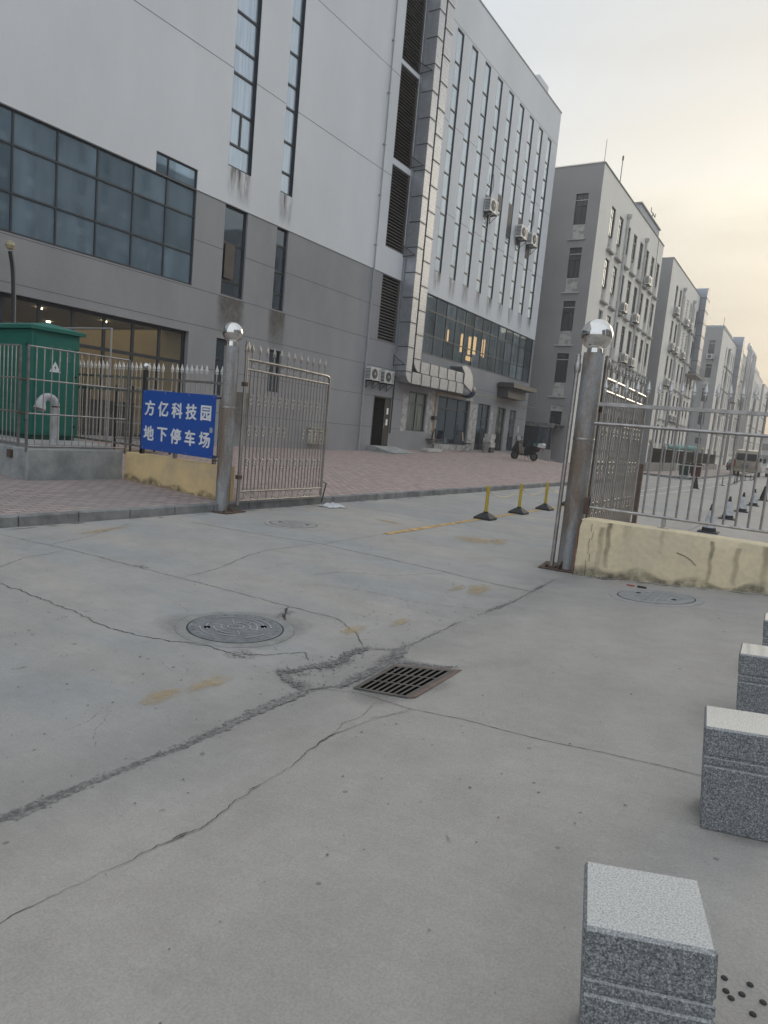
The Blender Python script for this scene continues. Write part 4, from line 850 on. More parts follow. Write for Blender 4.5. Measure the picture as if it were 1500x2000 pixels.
# ------------------------------------------------------------------ the row of office blocks farther along the street
def office_block(label,y0,y1,zt,ncol,first,pitch=2.32,x=-15.0,xb=-34,white=(),short=(),acs=(),side=True,far=False,flip=False,cream=None,sidemat=None,depth=.22):
    root=thing('office_block',(x,(y0+y1)/2,0),label,'building','pale office blocks along the street')
    cr=cream or CREAM; sm=sidemat or DGREY; dz=zt-20.42
    if flip: F=Face((x,y1,0),rad(-90)); U=lambda y: y1-y
    else: F=Face((x,0,0),rad(90)); U=lambda y: y
    tops=[18.6+dz,15.0+dz,11.38+dz,7.77+dz,4.15+dz]; holes=[]; cells=[]
    for f,tp in enumerate(tops):
        for c in range(ncol):
            a=first+pitch*c; w=1.15; 
            if a+w>y1-.6: continue
            h=3.0 if f<4 else 2.9
            if (f,c) in short: h=1.1
            ua,ub=sorted((U(a),U(a+w)))
            holes.append((ua,ub,tp-h,tp,depth)); cells.append((f,c,ua,ub,tp,h))
    ua,ub=sorted((U(y0),U(y1)))
    F.wall('street_wall',cr,root,ua,ub,0,zt,holes,depth)
    for f,c,a,b_,tp,h in cells:
        if (f,c) in short: window(F,root,a,b_,tp-h,tp,mull=((a+b_)/2,),d=.14,gm=GBLK,fm=WFRAME,fw=.05); continue
        gh=1.95
        if (f,c) in white: window(F,root,a,b_,tp-gh,tp,trans=[tp-gh+.32*k for k in range(1,6)],mull=((a+b_)/2,),d=.05,gm=GBLK,fm=WFRAME,fw=.10)
        elif far: window(F,root,a,b_,tp-gh,tp,trans=(tp-.62,),d=.14,gm=GBLK)
        else: window(F,root,a,b_,tp-gh,tp,trans=(tp-.62,),mull=((a+b_)/2,),d=.10,gm=GBLK)
        key=('pan',round(b_-a,2),round(h-gh,2))
        if key not in CACHE: q=MB(); q.box(0,.16,0,b_-a,.2,h-gh); q2=MB(); q2.box(-.16,-.24,-.15,b_-a+.16,.05,-.01,bev=.012); CACHE[key]=(q.mesh('window_panel',PLAST if not far else cr),q2.mesh('window_sill',SILL))
        m1,m2=CACHE[key]
        for n,m in (('window_panel',m1),('window_sill',m2)):
            o=bpy.data.objects.new(n,m); C.objects.link(o); F.put(o,root,a,0,tp-h)
    # end wall toward the camera, with one column of windows near the street
    G=Face((x,y0,0),0); hs=[]
    if side:
        for f,tp in enumerate(tops): hs.append((-1.72,-.86,tp-(3.0 if f<4 else 1.4),tp,depth))
    G.wall('end_wall',sm,root,xb-x,0,0,zt,hs,depth)
    if side:
        for f,tp in enumerate(tops):
            gb=tp-2.05 if f<4 else tp-1.4
            if f<4:
                window(G,root,-1.72,-.86,gb,tp,trans=(tp-.80,),mull=(-1.25,),d=.12,gm=GBLK,fw=.045); q=MB(); G.box(q,-1.70,-.88,.06,.085,tp-.46,tp-.40); q.build('window_bar',SILLP,root)
                q=MB(); G.box(q,-1.72,-.86,.05,.1,tp-3.0,gb); q.build('window_panel',PLAST,root)
                q=MB(); G.box(q,-1.95,-.70,-.12,-.002,tp-3.12,tp-3.02,bev=.01); q.build('window_sill',SILLP,root)
            else:
                window(G,root,-1.72,-.86,gb,tp-.45,d=.12,gm=GD,fw=.045); q=MB(); G.box(q,-1.72,-.86,.05,.1,tp-.45,tp); q.build('window_panel',PLAST,root)
    b=MB(); b.quad((x,y1,0),(xb,y1,0),(xb,y1,zt),(x,y1,zt)); b.quad((xb,y0,0),(xb,y1,0),(xb,y1,zt),(xb,y0,zt)); b.build('back_walls',sm,root)
    b=MB(); b.box(min(x,xb),y0,zt+.001,max(x,xb),y1,zt+.05); b.build('roof',MATS['coping'],root)
    b=MB(); b.box(x-.3,y0-.04,zt+.051,x+.06*(1 if x<0 else -1),y1+.04,zt+.11); b.box(min(x,xb),y0-.04,zt+.052,max(x,xb)-.32,y0+.16,zt+.105); b.build('parapet_coping',SILL,root)
    return root,F,G
def drain(root,x,y,z1,z0=0,r=.09):
    b=MB(); b.tube([(x+.12,y,z0),(x+.12,y,z1)],r,8); b.lathe([(r*1.1,-.02),(r*2,.12),(r*2,.34),(r*1.3,.36)],(x+.14,y,z1),10)
    z=z0+1
    while z<z1: b.box(x,y-r*1.2,z,x+.13,y+r*1.2,z+.05); z+=1.8
    b.build('drainpipe',mat('pale_pipe',(.56,.555,.54),.7),root,smooth=True)
B2,F2,G2=office_block('tall five-storey block with dark grey end wall, just beyond the big building',48.2,69.1,20.42,8,51.1,white=(),short=((2,0),))
drain(B2,-15,55.45,18.9,4.5,.10); drain(B2,-15,61.95,18.9,0,.09)
# roof room, aerials and rods
b=MB(); b.box(-19,60.1,20.47,-15.3,67.8,21.55); b.build('roof_room',mat('roof_room_grey',(.40,.43,.46),.8),B2); b=MB(); b.box(-19.2,60.0,21.55,-15.2,67.9,21.66); b.build('roof_room_cap',SILL,B2)
b=MB(); b.tube([(-15.1,48.3,20.4),(-15.1,48.3,22.0)],.018,5); b.tube([(-15.1,52.6,20.4),(-15.1,52.6,22.4)],.03,6); b.lathe([(.06,0),(.06,.3)],(-15.1,52.6,22.2),8)
for x in (-16,-17.5,-19,-20.5): b.tube([(x,48.25,20.45),(x,48.25,20.62)],.008,4)
b.tube([(-15.1,48.25,20.6),(-22,48.25,20.6)],.008,4); b.build('lightning_rod',DARKM,B2)
b=MB(); b.tube([(-15.4,64.6,21.3),(-15.3,64.5,22.1)],.04,5); b.tube([(-15.3,63.8,22.0),(-15.3,64.5,22.1),(-15.3,65.4,22.0)],.035,5); b.tube([(-15.3,65.4,22.0),(-15.3,65.5,22.35)],.03,5); b.tube([(-15.3,63.8,22.0),(-15.3,63.7,22.35)],.03,5); b.build('aerial',DARKM,B2)
b=MB(); b.tube(smooth_poly([(-14.95,66.5,20.4),(-14.95,66.9,15),(-14.95,66.6,10),(-14.95,66.9,6)]),.02,5); b.build('cable',DARKM,B2)
# glazed annex at the foot of the first block's end wall
t=thing('glass_annex',(-16.8,46.9,.2),'low dark glazed shed with grey fascia at the foot of the dark end wall','annex')
b=MB(); b.box(-18.2,45.6,.15,-15.5,45.75,.95); b.box(-18.35,45.6,.15,-18.2,48.15,.9); b.build('base_wall',mat('annex_base',(.36,.355,.34),.85,var=.15,scale=2),t)
b=MB(); b.box(-18.2,45.64,.95,-15.56,45.68,2.45); b.box(-18.30,45.7,.9,-18.26,48.15,2.6); b.build('glazing',GD,t)
b=MB(); b.box(-18.25,45.55,2.45,-15.45,45.75,2.75); b.box(-18.36,45.7,2.6,-18.24,48.15,2.8); b.build('fascia',mat('annex_fascia',(.22,.22,.22),.8,0,col2=(.12,.12,.12),scale=5,contrast=(.4,.55)),t)
b=MB(); b.box(-18.3,45.75,2.66,-15.5,48.15,2.72); b.build('roof',mat('annex_roof',(.15,.15,.15),.9),t)
b=MB(); b.tube([(-18.22,45.52,.7),(-18.22,45.52,2.75)],.035,6); b.build('downpipe',WPAINT,t)
b=MB(); b.box(-16.75,45.60,1.1,-16.45,45.63,1.35); b.build('notice',mat('teal_notice',(.05,.16,.16),.5),t)
b=MB(); b.box(-15.5,45.7,2.4,-15.2,45.9,2.6); b.build('camera_box',DARKM,t)
B3,F3,G3=office_block('second office block along the street, a grey box duct at its far corner',74.1,96.3,20.65,8,77.4,white=((0,2),(0,3),(0,4),(1,3),(1,4),(3,0)),side=False)
drain(B3,-15,81.5,19,0,.11); drain(B3,-15,88.3,19,0,.11)
B4,F4,G4=office_block('third office block, its grey end wall with a column of windows and one air conditioner',116.7,141.5,20.95,7,123.2,pitch=2.7,far=True)
drain(B4,-15,126.8,19,0,.11)
B5,F5,G5=office_block('fourth office block, partly behind tall bright metal pipes',146.8,171.3,21.4,8,149.5,pitch=2.7,side=False,far=True)
B6,F6,G6=office_block('fifth office block along the street with a small roof room',177,202,21.6,8,180,pitch=2.7,side=False,far=True)
B7,F7,G7=office_block('sixth office block, farthest in the row at the right edge',209.5,236,21.8,8,213,pitch=2.7,side=False,far=True)
b=MB(); b.box(-19,121.5,21,-15.5,133,22.2); b.build('roof_room',MATS['roof_room_grey'],B4)
b=MB(); b.box(-19,179,21.65,-15.5,196,23.2); b.build('roof_room',CREAM,B6)
b=MB(); b.tube([(-15.1,116.8,20.9),(-15.1,116.8,22.6)],.03,5); b.build('lightning_rod',DARKM,B4)
def vduct(label,y0,y1,x1,zb,zt,joint=1.5):
    t=thing('air_duct',(-14.5,(y0+y1)/2,zb),label,'duct','metal air ducts on the facade'); w=y1-y0
    b=MB(); b.box(-14.96,y0,zb,x1,y1,zt); b.build('riser',DUCTF,t)
    # rounded top bending back over the roof edge
    n=10; r=w/2; P=[(y0+r+r*math.cos(math.pi-math.pi*k/n),zt+r*math.sin(math.pi*k/n)) for k in range(n+1)]
    b=MB(); m=len(P); b.add([(-15.9,y,z) for y,z in P]+[(x1,y,z) for y,z in P],[tuple(range(m)),tuple(range(m,2*m))[::-1]]+[(i,i+m,(i+1)%m+m,(i+1)%m) for i in range(m)]); b.build('cowl',DUCTF,t)
    b=MB(); z=zb
    while z<zt+.1: b.box(-14.96,y0-.03,z-.03,x1+.03,y1+.03,z+.03); z+=joint
    b.build('flange',DUCTJ,t); return t
DUCTF=mat('painted_duct',(.27,.29,.33),.5,.3,col2=(.22,.24,.28),scale=3)
vduct('grey box duct with a rounded top on the second block, above a small balcony',92.4,95.0,-14.25,11.5,20.6)
vduct('pale blue-grey box duct with a rounded top on the third block',136.4,139.6,-14.1,11.4,21.4)
t=thing('service_balcony',(-14.4,91,11),'small railed steel balcony below the duct on the second block','balcony')
b=MB(); b.box(-14.97,88.8,10.9,-13.7,95.5,11.05); b.build('deck',SILL,t)
b=MB()
for k in range(15): y=88.9+6.5*k/14; b.tube([(-13.72,y,11.05),(-13.72,y,12.1)],.018,4)
b.tube([(-13.72,88.9,12.1),(-13.72,95.4,12.1)],.03,5); b.tube([(-14.9,88.9,12.1),(-13.72,88.9,12.1)],.03,5); b.build('railing',SILL,t)
b=MB(); b.tube([(-14.9,90,9.6),(-13.8,90,10.9)],.05,5); b.tube([(-14.9,94,9.6),(-13.8,94,10.9)],.05,5); b.build('bracket',SILL,t)
for i,(y,l) in enumerate(((150.5,'nearest of the bright metal flue pipes with hooked tops on the fourth block'),(154.5,'second bright metal flue pipe with a hooked top on the fourth block'),(160.5,'third bright metal flue pipe on the fourth block'),(165.0,'farthest bright metal flue pipe with a hooked top on the fourth block'))):
    t=thing('flue_pipe',(-14.3,y,3),l,'flue pipe','flue pipes on the fourth block')
    b=MB(); b.tube([(-14.3,y,3),(-14.3,y,22.3)],.26,10); b.build('pipe',mat('bright_flue',(.50,.50,.51),.4,.6),t,smooth=True)
    b=MB(); b.tube(smooth_poly([(-14.3,y,22.3),(-14.3,y-.3,23.0),(-14.3,y-1.1,23.4),(-14.3,y-1.9,22.9),(-14.3,y-2.0,22.3)]),.26,10); b.build('hook',MATS['bright_flue'],t,smooth=True)
# air conditioners of the blocks
for y,z,l in ((63.6,15.75,'air conditioner on the top floor sill of the first block'),(56.7,12.15,'air conditioner under the third window, second floor from the top, first block'),(61.0,12.1,'air conditioner beside the second drainpipe of the first block'),(58.9,8.5,'left air conditioner of the low pair on the first block'),(61.4,8.5,'right air conditioner of the low pair on the first block'),
    (77.9,15.9,'topmost left air conditioner on the second block'),(84.5,15.8,'top floor air conditioner under a white grid window, second block'),(87.0,15.8,'top floor air conditioner farthest along the second block'),(77.9,12.2,'left air conditioner of the pair one floor down, second block'),(80.2,12.2,'right air conditioner of the pair one floor down, second block'),(77.9,8.5,'left air conditioner of the lowest pair, second block'),(80.2,8.5,'right air conditioner of the lowest pair, second block'),(84.9,12.2,'air conditioner below the middle white grid window, second block'),(82.6,5.0,'left air conditioner low on the second block'),(85.0,5.0,'right air conditioner low on the second block')): ac((-14.9,y,z),l,sc=1.25)
ac((-16.25,116.6,16.3),'small white air conditioner under a window on the grey end wall of the third block',rz=0,sc=1.3)
for y,z,l in ((128.5,8.8,'air conditioner low on the third block'),(152.5,12.2,'upper air conditioner on the fourth block'),(156,8.8,'lower air conditioner on the fourth block')): ac((-14.9,y,z),l,sc=1.4)

# blocks across the street, seen in the window panes
OPP=mat('opposite_render',(.34,.335,.325),.9,0,var=.1,scale=.5)
for i,(a,c,h,l) in enumerate(((-30,-6,34,'plain grey block across the street, behind the camera, seen in the window glass'),(0,30,34,'plain grey block across the street facing the big building, seen in its glass'),(37,70,33,'plain grey block across the street, third in its row, seen in the window glass'),(78,105,29,'plain grey block across the street, fourth in its row'),(112,140,31,'plain grey block across the street, fifth in its row'),(147,180,33,'plain grey block across the street, sixth in its row'),(186,225,31,'plain grey block across the street, last and farthest in its row'))):
    office_block(l,a,c,h,9,a+2,pitch=3.1,x=45,xb=60,side=False,far=True,flip=True,cream=OPP)
# street end, pale in the distance
t=thing('distant_building',(-2,262,0),'pale low building closing the far end of the street','building')
b=MB(); b.box(-22,262,0,22,280,9); b.box(-22,261.6,9,22,262.2,9.4); b.build('wall',mat('distant_render',(.40,.42,.44),.9,0,var=.1,scale=.3),t)
b=MB()
for k in range(12): b.box(-20+3.5*k,261.9,5.2,-17.8+3.5*k,261.99,7.4); b.box(-20+3.5*k,261.9,1.2,-17.8+3.5*k,261.99,3.6)
b.build('window',GBLK,t)
t=thing('overhead_sign_frame',(-4,150,0),'pale blue overhead frame across the far end of the street','gantry')
b=MB(); b.box(-6.2,150,0,-6,150.2,6); b.box(3,150,0,3.2,150.2,6); b.box(-6.2,150,5.9,3.2,150.2,6.1); b.build('frame',mat('pale_blue_frame',(.45,.50,.55),.6),t)
b=MB(); b.box(-5.2,149.95,3.2,-1.5,150.0,5.9); b.box(-5.0,149.95,.8,-2.2,150,2.3); b.build('board',mat('pale_board',(.50,.56,.62),.6,0,var=.15,scale=1),t)
# ------------------------------------------------------------------ gate posts
def gate_post(x,y,ztop,zball,r,label):
    t=thing('gate_post',(x,y,0),label,'gate post','gate posts with steel balls')
    b=MB(); b.lathe([(r,.0),(r,ztop*.5),(r,ztop),(r*.98,ztop+.006)],(x,y,0),28); b.build('pole',POST,t,smooth=True)
    b=MB(); b.lathe([(r*.99,ztop+.007),(r*.72,ztop+.012),(r*.70,ztop+.15)],(x,y,0),28); b.build('neck',MIRROR,t,smooth=True)
    R_=.152 if x<-5 else .180; n=20; prof=[(R_*math.sin(math.pi*k/n)+.0001,zball-R_*math.cos(math.pi*k/n)) for k in range(n+1)]
    b=MB(); b.lathe(prof,(x,y,0),36); b.build('ball',MIRROR,t,smooth=True)
    b=MB(); M=Matrix.Translation((x,y,0))@Matrix.Rotation(rad(8),4,'Z'); b.box(-.30,-.24,.004,.26,.26,.016,M=M); b.build('base_plate',RUST,t)
    b=MB()
    for dx,dy in ((-.22,-.16),(-.22,.18),(.18,-.18)): p=M@Vector((dx,dy,0)); b.lathe([(.018,.016),(.018,.034),(.010,.05)],(p.x,p.y,0),6)
    b.build('bolt',DARKM,t)
    b=MB(); 
    for a in (0,120,240):
        M2=Matrix.Translation((x,y,0))@Matrix.Rotation(rad(a+15),4,'Z'); b.add([M2@Vector(p) for p in ((r-.01,-.006,.016),(r+.10,-.006,.016),(r-.01,-.006,.12),(r-.01,.006,.016),(r+.10,.006,.016),(r-.01,.006,.12))],[(0,1,2),(3,5,4),(0,3,4,1),(1,4,5,2)])
    b.build('gusset',RUST,t)
    b=MB(); b.lathe([(r+.002,1.55),(r+.004,1.555),(r+.004,1.57),(r+.002,1.575)],(x,y,0),28); b.build('weld_seam',FSTEEL,t,smooth=True)
    return t
gate_post(-7.50,7.42,2.45,2.655,.108,'left gate post, grey steel pipe with a mirror ball on top')
gate_post(-2.36,8.08,2.55,2.765,.122,'right gate post, rust-streaked steel pipe with a mirror ball, by the yellow wall')

SPK=[(.012,-.01),(.012,.0),(.025,.003),(.025,.017),(.011,.019),(.011,.030),(.0265,.032),(.0265,.044),(.014,.085),(.0015,.135)]
def spike_mesh(m,s=1):
    k=('spk',m.name,s)
    if k not in CACHE: b=MB(); b.lathe([(r*s,z*s) for r,z in SPK],(0,0,0),8); CACHE[k]=b.mesh('finial',m,smooth=True)
    return CACHE[k]
def rod_mesh(h,r,m,name='bar'):
    k=('rod',round(h,3),r,m.name)
    if k not in CACHE: b=MB(); b.tube([(0,0,0),(0,0,h)],r,8); CACHE[k]=b.mesh(name,m,smooth=True)
    return CACHE[k]
def scroll_mesh(s,m):
    k=('scr',s,m.name)
    if k not in CACHE:
        pts=[]
        for i in range(19):
            a=rad(-60+330*i/18); r=.034*(1-.55*i/18); pts.append((0,r*math.cos(a)*1.0,.034+r*math.sin(a)))
        lo=[(p[0],-p[1],-p[2]) for p in pts]
        b=MB(); b.tube([tuple(c*s for c in p) for p in pts[::-1]+lo],.008*s,6); CACHE[k]=b.mesh('scroll',m,smooth=True)
    return CACHE[k]
def gate_leaf(x,y0,y1,label,hinge_y):
    """leaf standing open, in line with the street"""
    t=thing('gate_leaf',(x,hinge_y,0),label,'gate','open gate leaves'); zt=2.30
    b=MB(); b.tube([(x,y0,.10),(x,y0,zt+.12)],.028,10); b.build('hinge_stile',STEEL,t,smooth=True)
    b=MB(); b.lathe([(.034,0),(.040,.03),(.040,.10),(.026,.12),(.026,.16)],(x,y0,zt+.10),10); b.build('stile_cap',STEEL,t,smooth=True)
    b=MB(); b.tube(smooth_poly([(x,y0,zt),(x,y0+1,zt-.008),(x,y1-.08,zt-.03)],4)+[(x,y1-.03,zt-.045),(x,y1,zt-.09),(x,y1,.9),(x,y1,.16)],.022,8); b.build('top_rail',STEEL,t,smooth=True)
    for z in (zt-.145,.31,.165):
        b=MB(); b.tube([(x,y0,z),(x,y1,z-(.02 if z>1 else 0))],.019,8); b.build('rail',STEEL,t,smooth=True)
    n=24; pitch=(y1-y0-.1)/n
    for k in range(n):
        y=y0+.10+pitch*k; inst('bar',rod_mesh(zt-.16-.31,.0095,STEEL),t,(0,y-hinge_y,.31))
    for k in range(12):
        y=y0+.10+2*pitch*k+.01
        inst('finial',spike_mesh(STEEL),t,(0,y-hinge_y,zt+.11)); inst('bar',rod_mesh(.27,.008,STEEL),t,(0,y-hinge_y,zt-.15))
    for z in (1.71,1.24,.74):
        for k in range(12):
            if z==1.24 and k in (6,7): continue
            inst('scroll',scroll_mesh(1.15,SCRM),t,(.004,y0+.10+2*pitch*k+pitch*.5-hinge_y,z))
    for z in (zt-.085,.238):
        for k in range(11):
            if k in (3,7): b=MB(); b.tube([(x,y0+.14+2*pitch*k,z-.07),(x,y0+.14+2*pitch*k,z+.07)],.012,6); b.build('spacer',STEEL,t,smooth=True)
            else: inst('scroll',scroll_mesh(.95,SCRM),t,(.004,y0+.14+2*pitch*k-hinge_y,z))
    b=MB(); b.tube([(x,y1-.0,.42),(x+.02,y1+.12,.40),(x+.02,y1+.02,.05)],.012,6); b.build('drop_bolt',DARKM,t)
    b=MB()
    for z in (.5,1.9): b.box(x-.03,y0-.05,z,x+.03,y0+.03,z+.06)
    b.build('hinge',RUST,t)
    return t
gate_leaf(-7.38,7.62,9.68,'left open gate leaf of bright steel bars with scrolls, beside the blue sign',7.5)
gate_leaf(-2.26,8.30,10.58,'right open gate leaf of steel bars with scrolls, behind the yellow wall',8.2)
# steel tube standing close against the right post
t=thing('gate_stop_tube',(-2.60,7.98,0),'slim grey steel tube with a cap, close against the right gate post','pole')
b=MB(); b.tube([(-2.505,7.93,.03),(-2.50,7.96,2.40)],.024,10); b.build('tube',FSTEEL,t,smooth=True)
b=MB(); b.lathe([(.036,2.32),(.04,2.34),(.04,2.42),(.028,2.44),(.028,2.52),(.018,2.53)],(-2.50,7.96,0),10); b.build('cap',FSTEEL,t,smooth=True)
b=MB(); b.box(-2.55,7.90,.016,-2.46,8.0,.03); b.build('foot',RUST,t)

# ------------------------------------------------------------------ low painted walls
def rough_wall(name,label,x0,x1,y0,y1,ztop,m,zfun,chip=False):
    """a rendered wall with a slightly uneven skin"""
    t=thing(name,((x0+x1)/2,(y0+y1)/2,0),label,'wall'); b=MB(); n=max(4,int((x1-x0)/.07)); mz=9
    rr=random.Random(len(label)); 
    def jj(): return rr.uniform(-.004,.004)
    g=[[None]*(mz+1) for _ in range(n+1)]
    prof=[(y0,-.05)]+[(y0,ztop*k/6) for k in range(1,6)]+[(y0+.006,ztop-.012),(y0+.02,ztop),(y1,ztop),(y1,-.05)]
    mz=len(prof)
    for i in range(n+1):
        x=x0+(x1-x0)*i/n
        for y,z in prof:
            e=.035*ss(1-i/2.5) if chip else 0
            b.v.append((x+(rr.uniform(0,.02)+e*z if i==0 and chip else 0),y+jj(),z+jj()*.7-(e*.5 if z>ztop*.9 and i==0 else 0)))
    for i in range(n):
        for k in range(mz-1): a=i*mz+k; b.f.append((a,a+mz,a+mz+1,a+1))
    b.f.append(tuple(range(mz))); b.f.append(tuple(n*mz+k for k in range(mz))[::-1])
    b.build('wall_body',m,t,smooth=True)
    # grime along the foot and rain streaks
    q=MB(); q.fade=[]; n=max(6,int((x1-x0)/.12))
    for i in range(n+1):
        x=x0+(x1-x0)*i/n; zb=zfun(x,y0); hh=.10+.05*math.sin(i*1.3)+.03*math.sin(i*.37)
        for z,f in ((zb-.01,1),(zb+hh*.5,.85),(zb+hh,0)): q.v.append((x,y0-.008,z)); q.fade.append(f)
    for i in range(n):
        for k in range(2): a=i*3+k; q.f.append((a,a+3,a+4,a+1))
    q.build('foot_grime',MOSS,t)
    return t
YR=rough_wall('yellow_wall','pale yellow rendered low wall under the right-hand fence, streaked and chipped',-2.215,3.2,7.80,8.04,.672,YWALL,gz,True)
YL=rough_wall('yellow_wall','ochre low wall beneath the blue sign, stained at its foot',-10.04,-7.66,7.58,7.80,.66,YWALL2,pz)
q=MB(); q.fade=[]
def streak(q,x,w,z0,z1,y,s=1):
    n=6; base=len(q.v)
    for j in range(n+1):
        for i in range(4): q.v.append((x+w*(i/3-.5)+.01*math.sin(j*2+x*9),y,z1+(z0-z1)*j/n)); q.fade.append(s*(0 if i in (0,3) else 1)*(1-.75*j/n))
    for j in range(n):
        for i in range(3): a=base+j*4+i; q.f.append((a,a+4,a+5,a+1))
for x,w,z0,z1,s in ((-1.86,.07,.15,.66,1),(-1.94,.08,.1,.6,.6),(-.80,.055,.2,.63,1),(-.56,.07,.2,.6,.8),(-1.3,.06,.4,.66,.3),(-.3,.09,.2,.66,.7),(-1.66,.12,.45,.66,.4)): streak(q,x,w,z0,z1,7.791,s)
q.build('rain_streak',worn('wall_streak',(.20,.175,.13),.52,9,soft=.3,edge=True,stretch=(1,1,.4)),YR)
q=MB(); P=[(-1.13,.45),(-1.05,.43),(-.98,.395),(-.93,.35)]
for (a,c),(d,e) in zip(P,P[1:]): q.quad((a,7.790,c-.004),(d,7.790,e-.004),(d,7.790,e+.004),(a,7.790,c+.004))
for k in range(7):
    z=.62-.085*k; x=-2.06+.02*math.sin(k*2); q.quad((x,7.790,z-.09),(x+.004,7.790,z-.09),(x+.008+.01*math.sin(k),7.790,z),(x+.004+.01*math.sin(k),7.790,z))
q.build('scratch',CRK,YR)
q=MB(); 
for k in range(14):
    z=.04+.045*k; w=.012+.012*abs(math.sin(k*1.7)); q.box(-2.222,7.82,z,-2.214+.004*math.sin(k),7.86,z+.04); q.quad((-2.215,7.789,z),(-2.215+w,7.789,z+.005),(-2.215+w*.8,7.789,z+.045),(-2.215,7.789,z+.045))
q.build('bare_brick',mat('bare_brick',(.30,.12,.08),.95,0,col2=(.15,.09,.07),scale=12),YR)
q=MB(); rr=random.Random(8)
for k in range(9): x=-1.95+.04*k+rr.uniform(-.01,.01); q.box(x,7.72+rr.uniform(0,.05),gz(x,7.75),x+.03,7.76+rr.uniform(0,.04),gz(x,7.75)+.012)
q=q.build('brick_crumb',mat('brick_crumb',(.28,.22,.19),.95,0,var=.2,scale=20)); tag(q,'reddish crumbs of brick at the foot of the pale yellow wall','rubble',kind='stuff')
t=MB(); t.box(-1.40,7.36,gz(-1.36,7.3)+.004,-1.31,7.39,gz(-1.36,7.3)+.022,bev=.004); tag(t.build('litter_stick',mat('dark_stick',(.05,.04,.035),.9)),'dark scrap lying near the right manhole cover','litter')
t=MB(); t.box(-1.52,7.42,gz(-1.47,7.4)+.004,-1.44,7.44,gz(-1.47,7.4)+.014,bev=.003); tag(t.build('litter_scrap',mat('red_scrap',(.42,.06,.04),.6)),'small red scrap lying near the right manhole cover','litter')

# ------------------------------------------------------------------ right-hand fence on the yellow wall
def make_right_fence():
    y=7.97; t=thing('steel_fence',(0,y,.67),'bare steel fence with spear tips on the pale yellow wall','fence'); x0,x1=-2.22,3.1
    for z,r,d in ((.79,.017,0),(1.755,.019,-.022),(1.975,.026,0)):
        b=MB(); b.tube([(x0,y+d,z),(x1,y+d,z)],r,8) if r<.02 else b.box(x0,y-.018,z-.022,x1,y+.018,z+.022,bev=.004); b.build('rail',FSTEEL,t,smooth=True)
    n=0; x=-2.15
    while x<x1:
        inst('bar',rod_mesh(1.36,.0115,FSTEEL),t,(x,0,.78-.67)); inst('finial',spike_mesh(TIP,1.0),t,(x,0,2.13-.67)); x+=.1165; n+=1
    for x in (-1.335,.4,2.2): b=MB(); b.box(x-.022,y-.022,.66,x+.022,y+.022,.775); b.box(x-.05,y-.05,.668,x+.05,y+.05,.68); b.build('foot_post',FSTEEL,t)
    b=MB(); b.box(x0-.0,y-.03,.70,x0+.06,y+.03,.90); b.build('end_clamp',RUST,t)
make_right_fence()
def make_left_fence():
    y=7.68; t=thing('spear_fence',(-10.5,y,.66),'steel fence with white spear tips behind the blue sign and the green cabinet','fence')
    for z in (1.925,1.70,.78): b=MB(); b.box(-13.6,y-.016,z-.018,-7.62,y+.016,z+.018); b.build('rail',FSTEEL,t)
    x=-13.5; k=0
    while x<-7.68:
        if k not in (11,25,38):
            inst('bar',rod_mesh(1.30,.010,FSTEEL),t,(x+10.5,0,.78-.66)); 
            if k!=47: inst('finial',spike_mesh(WPAINT,1.0),t,(x+10.5,0,2.06-.66))
        x+=.1135; k+=1
    b=MB(); b.box(-9.76,y-.03,.60,-9.70,y+.03,2.07); b.build('post',DARKM,t)
    b=MB(); n=10; b.lathe([(.055*math.sin(math.pi*k/n)+.0001,2.13-.055*math.cos(math.pi*k/n)) for k in range(n+1)],(-9.73,y,0),14); b.build('ball',MIRROR,t,smooth=True)
    for x in (-9.73,-8.9,-8.0): b=MB(); b.box(x-.02,y-.03,.655,x+.02,y+.03,.77); b.build('foot_post',FSTEEL,t)
make_left_fence()
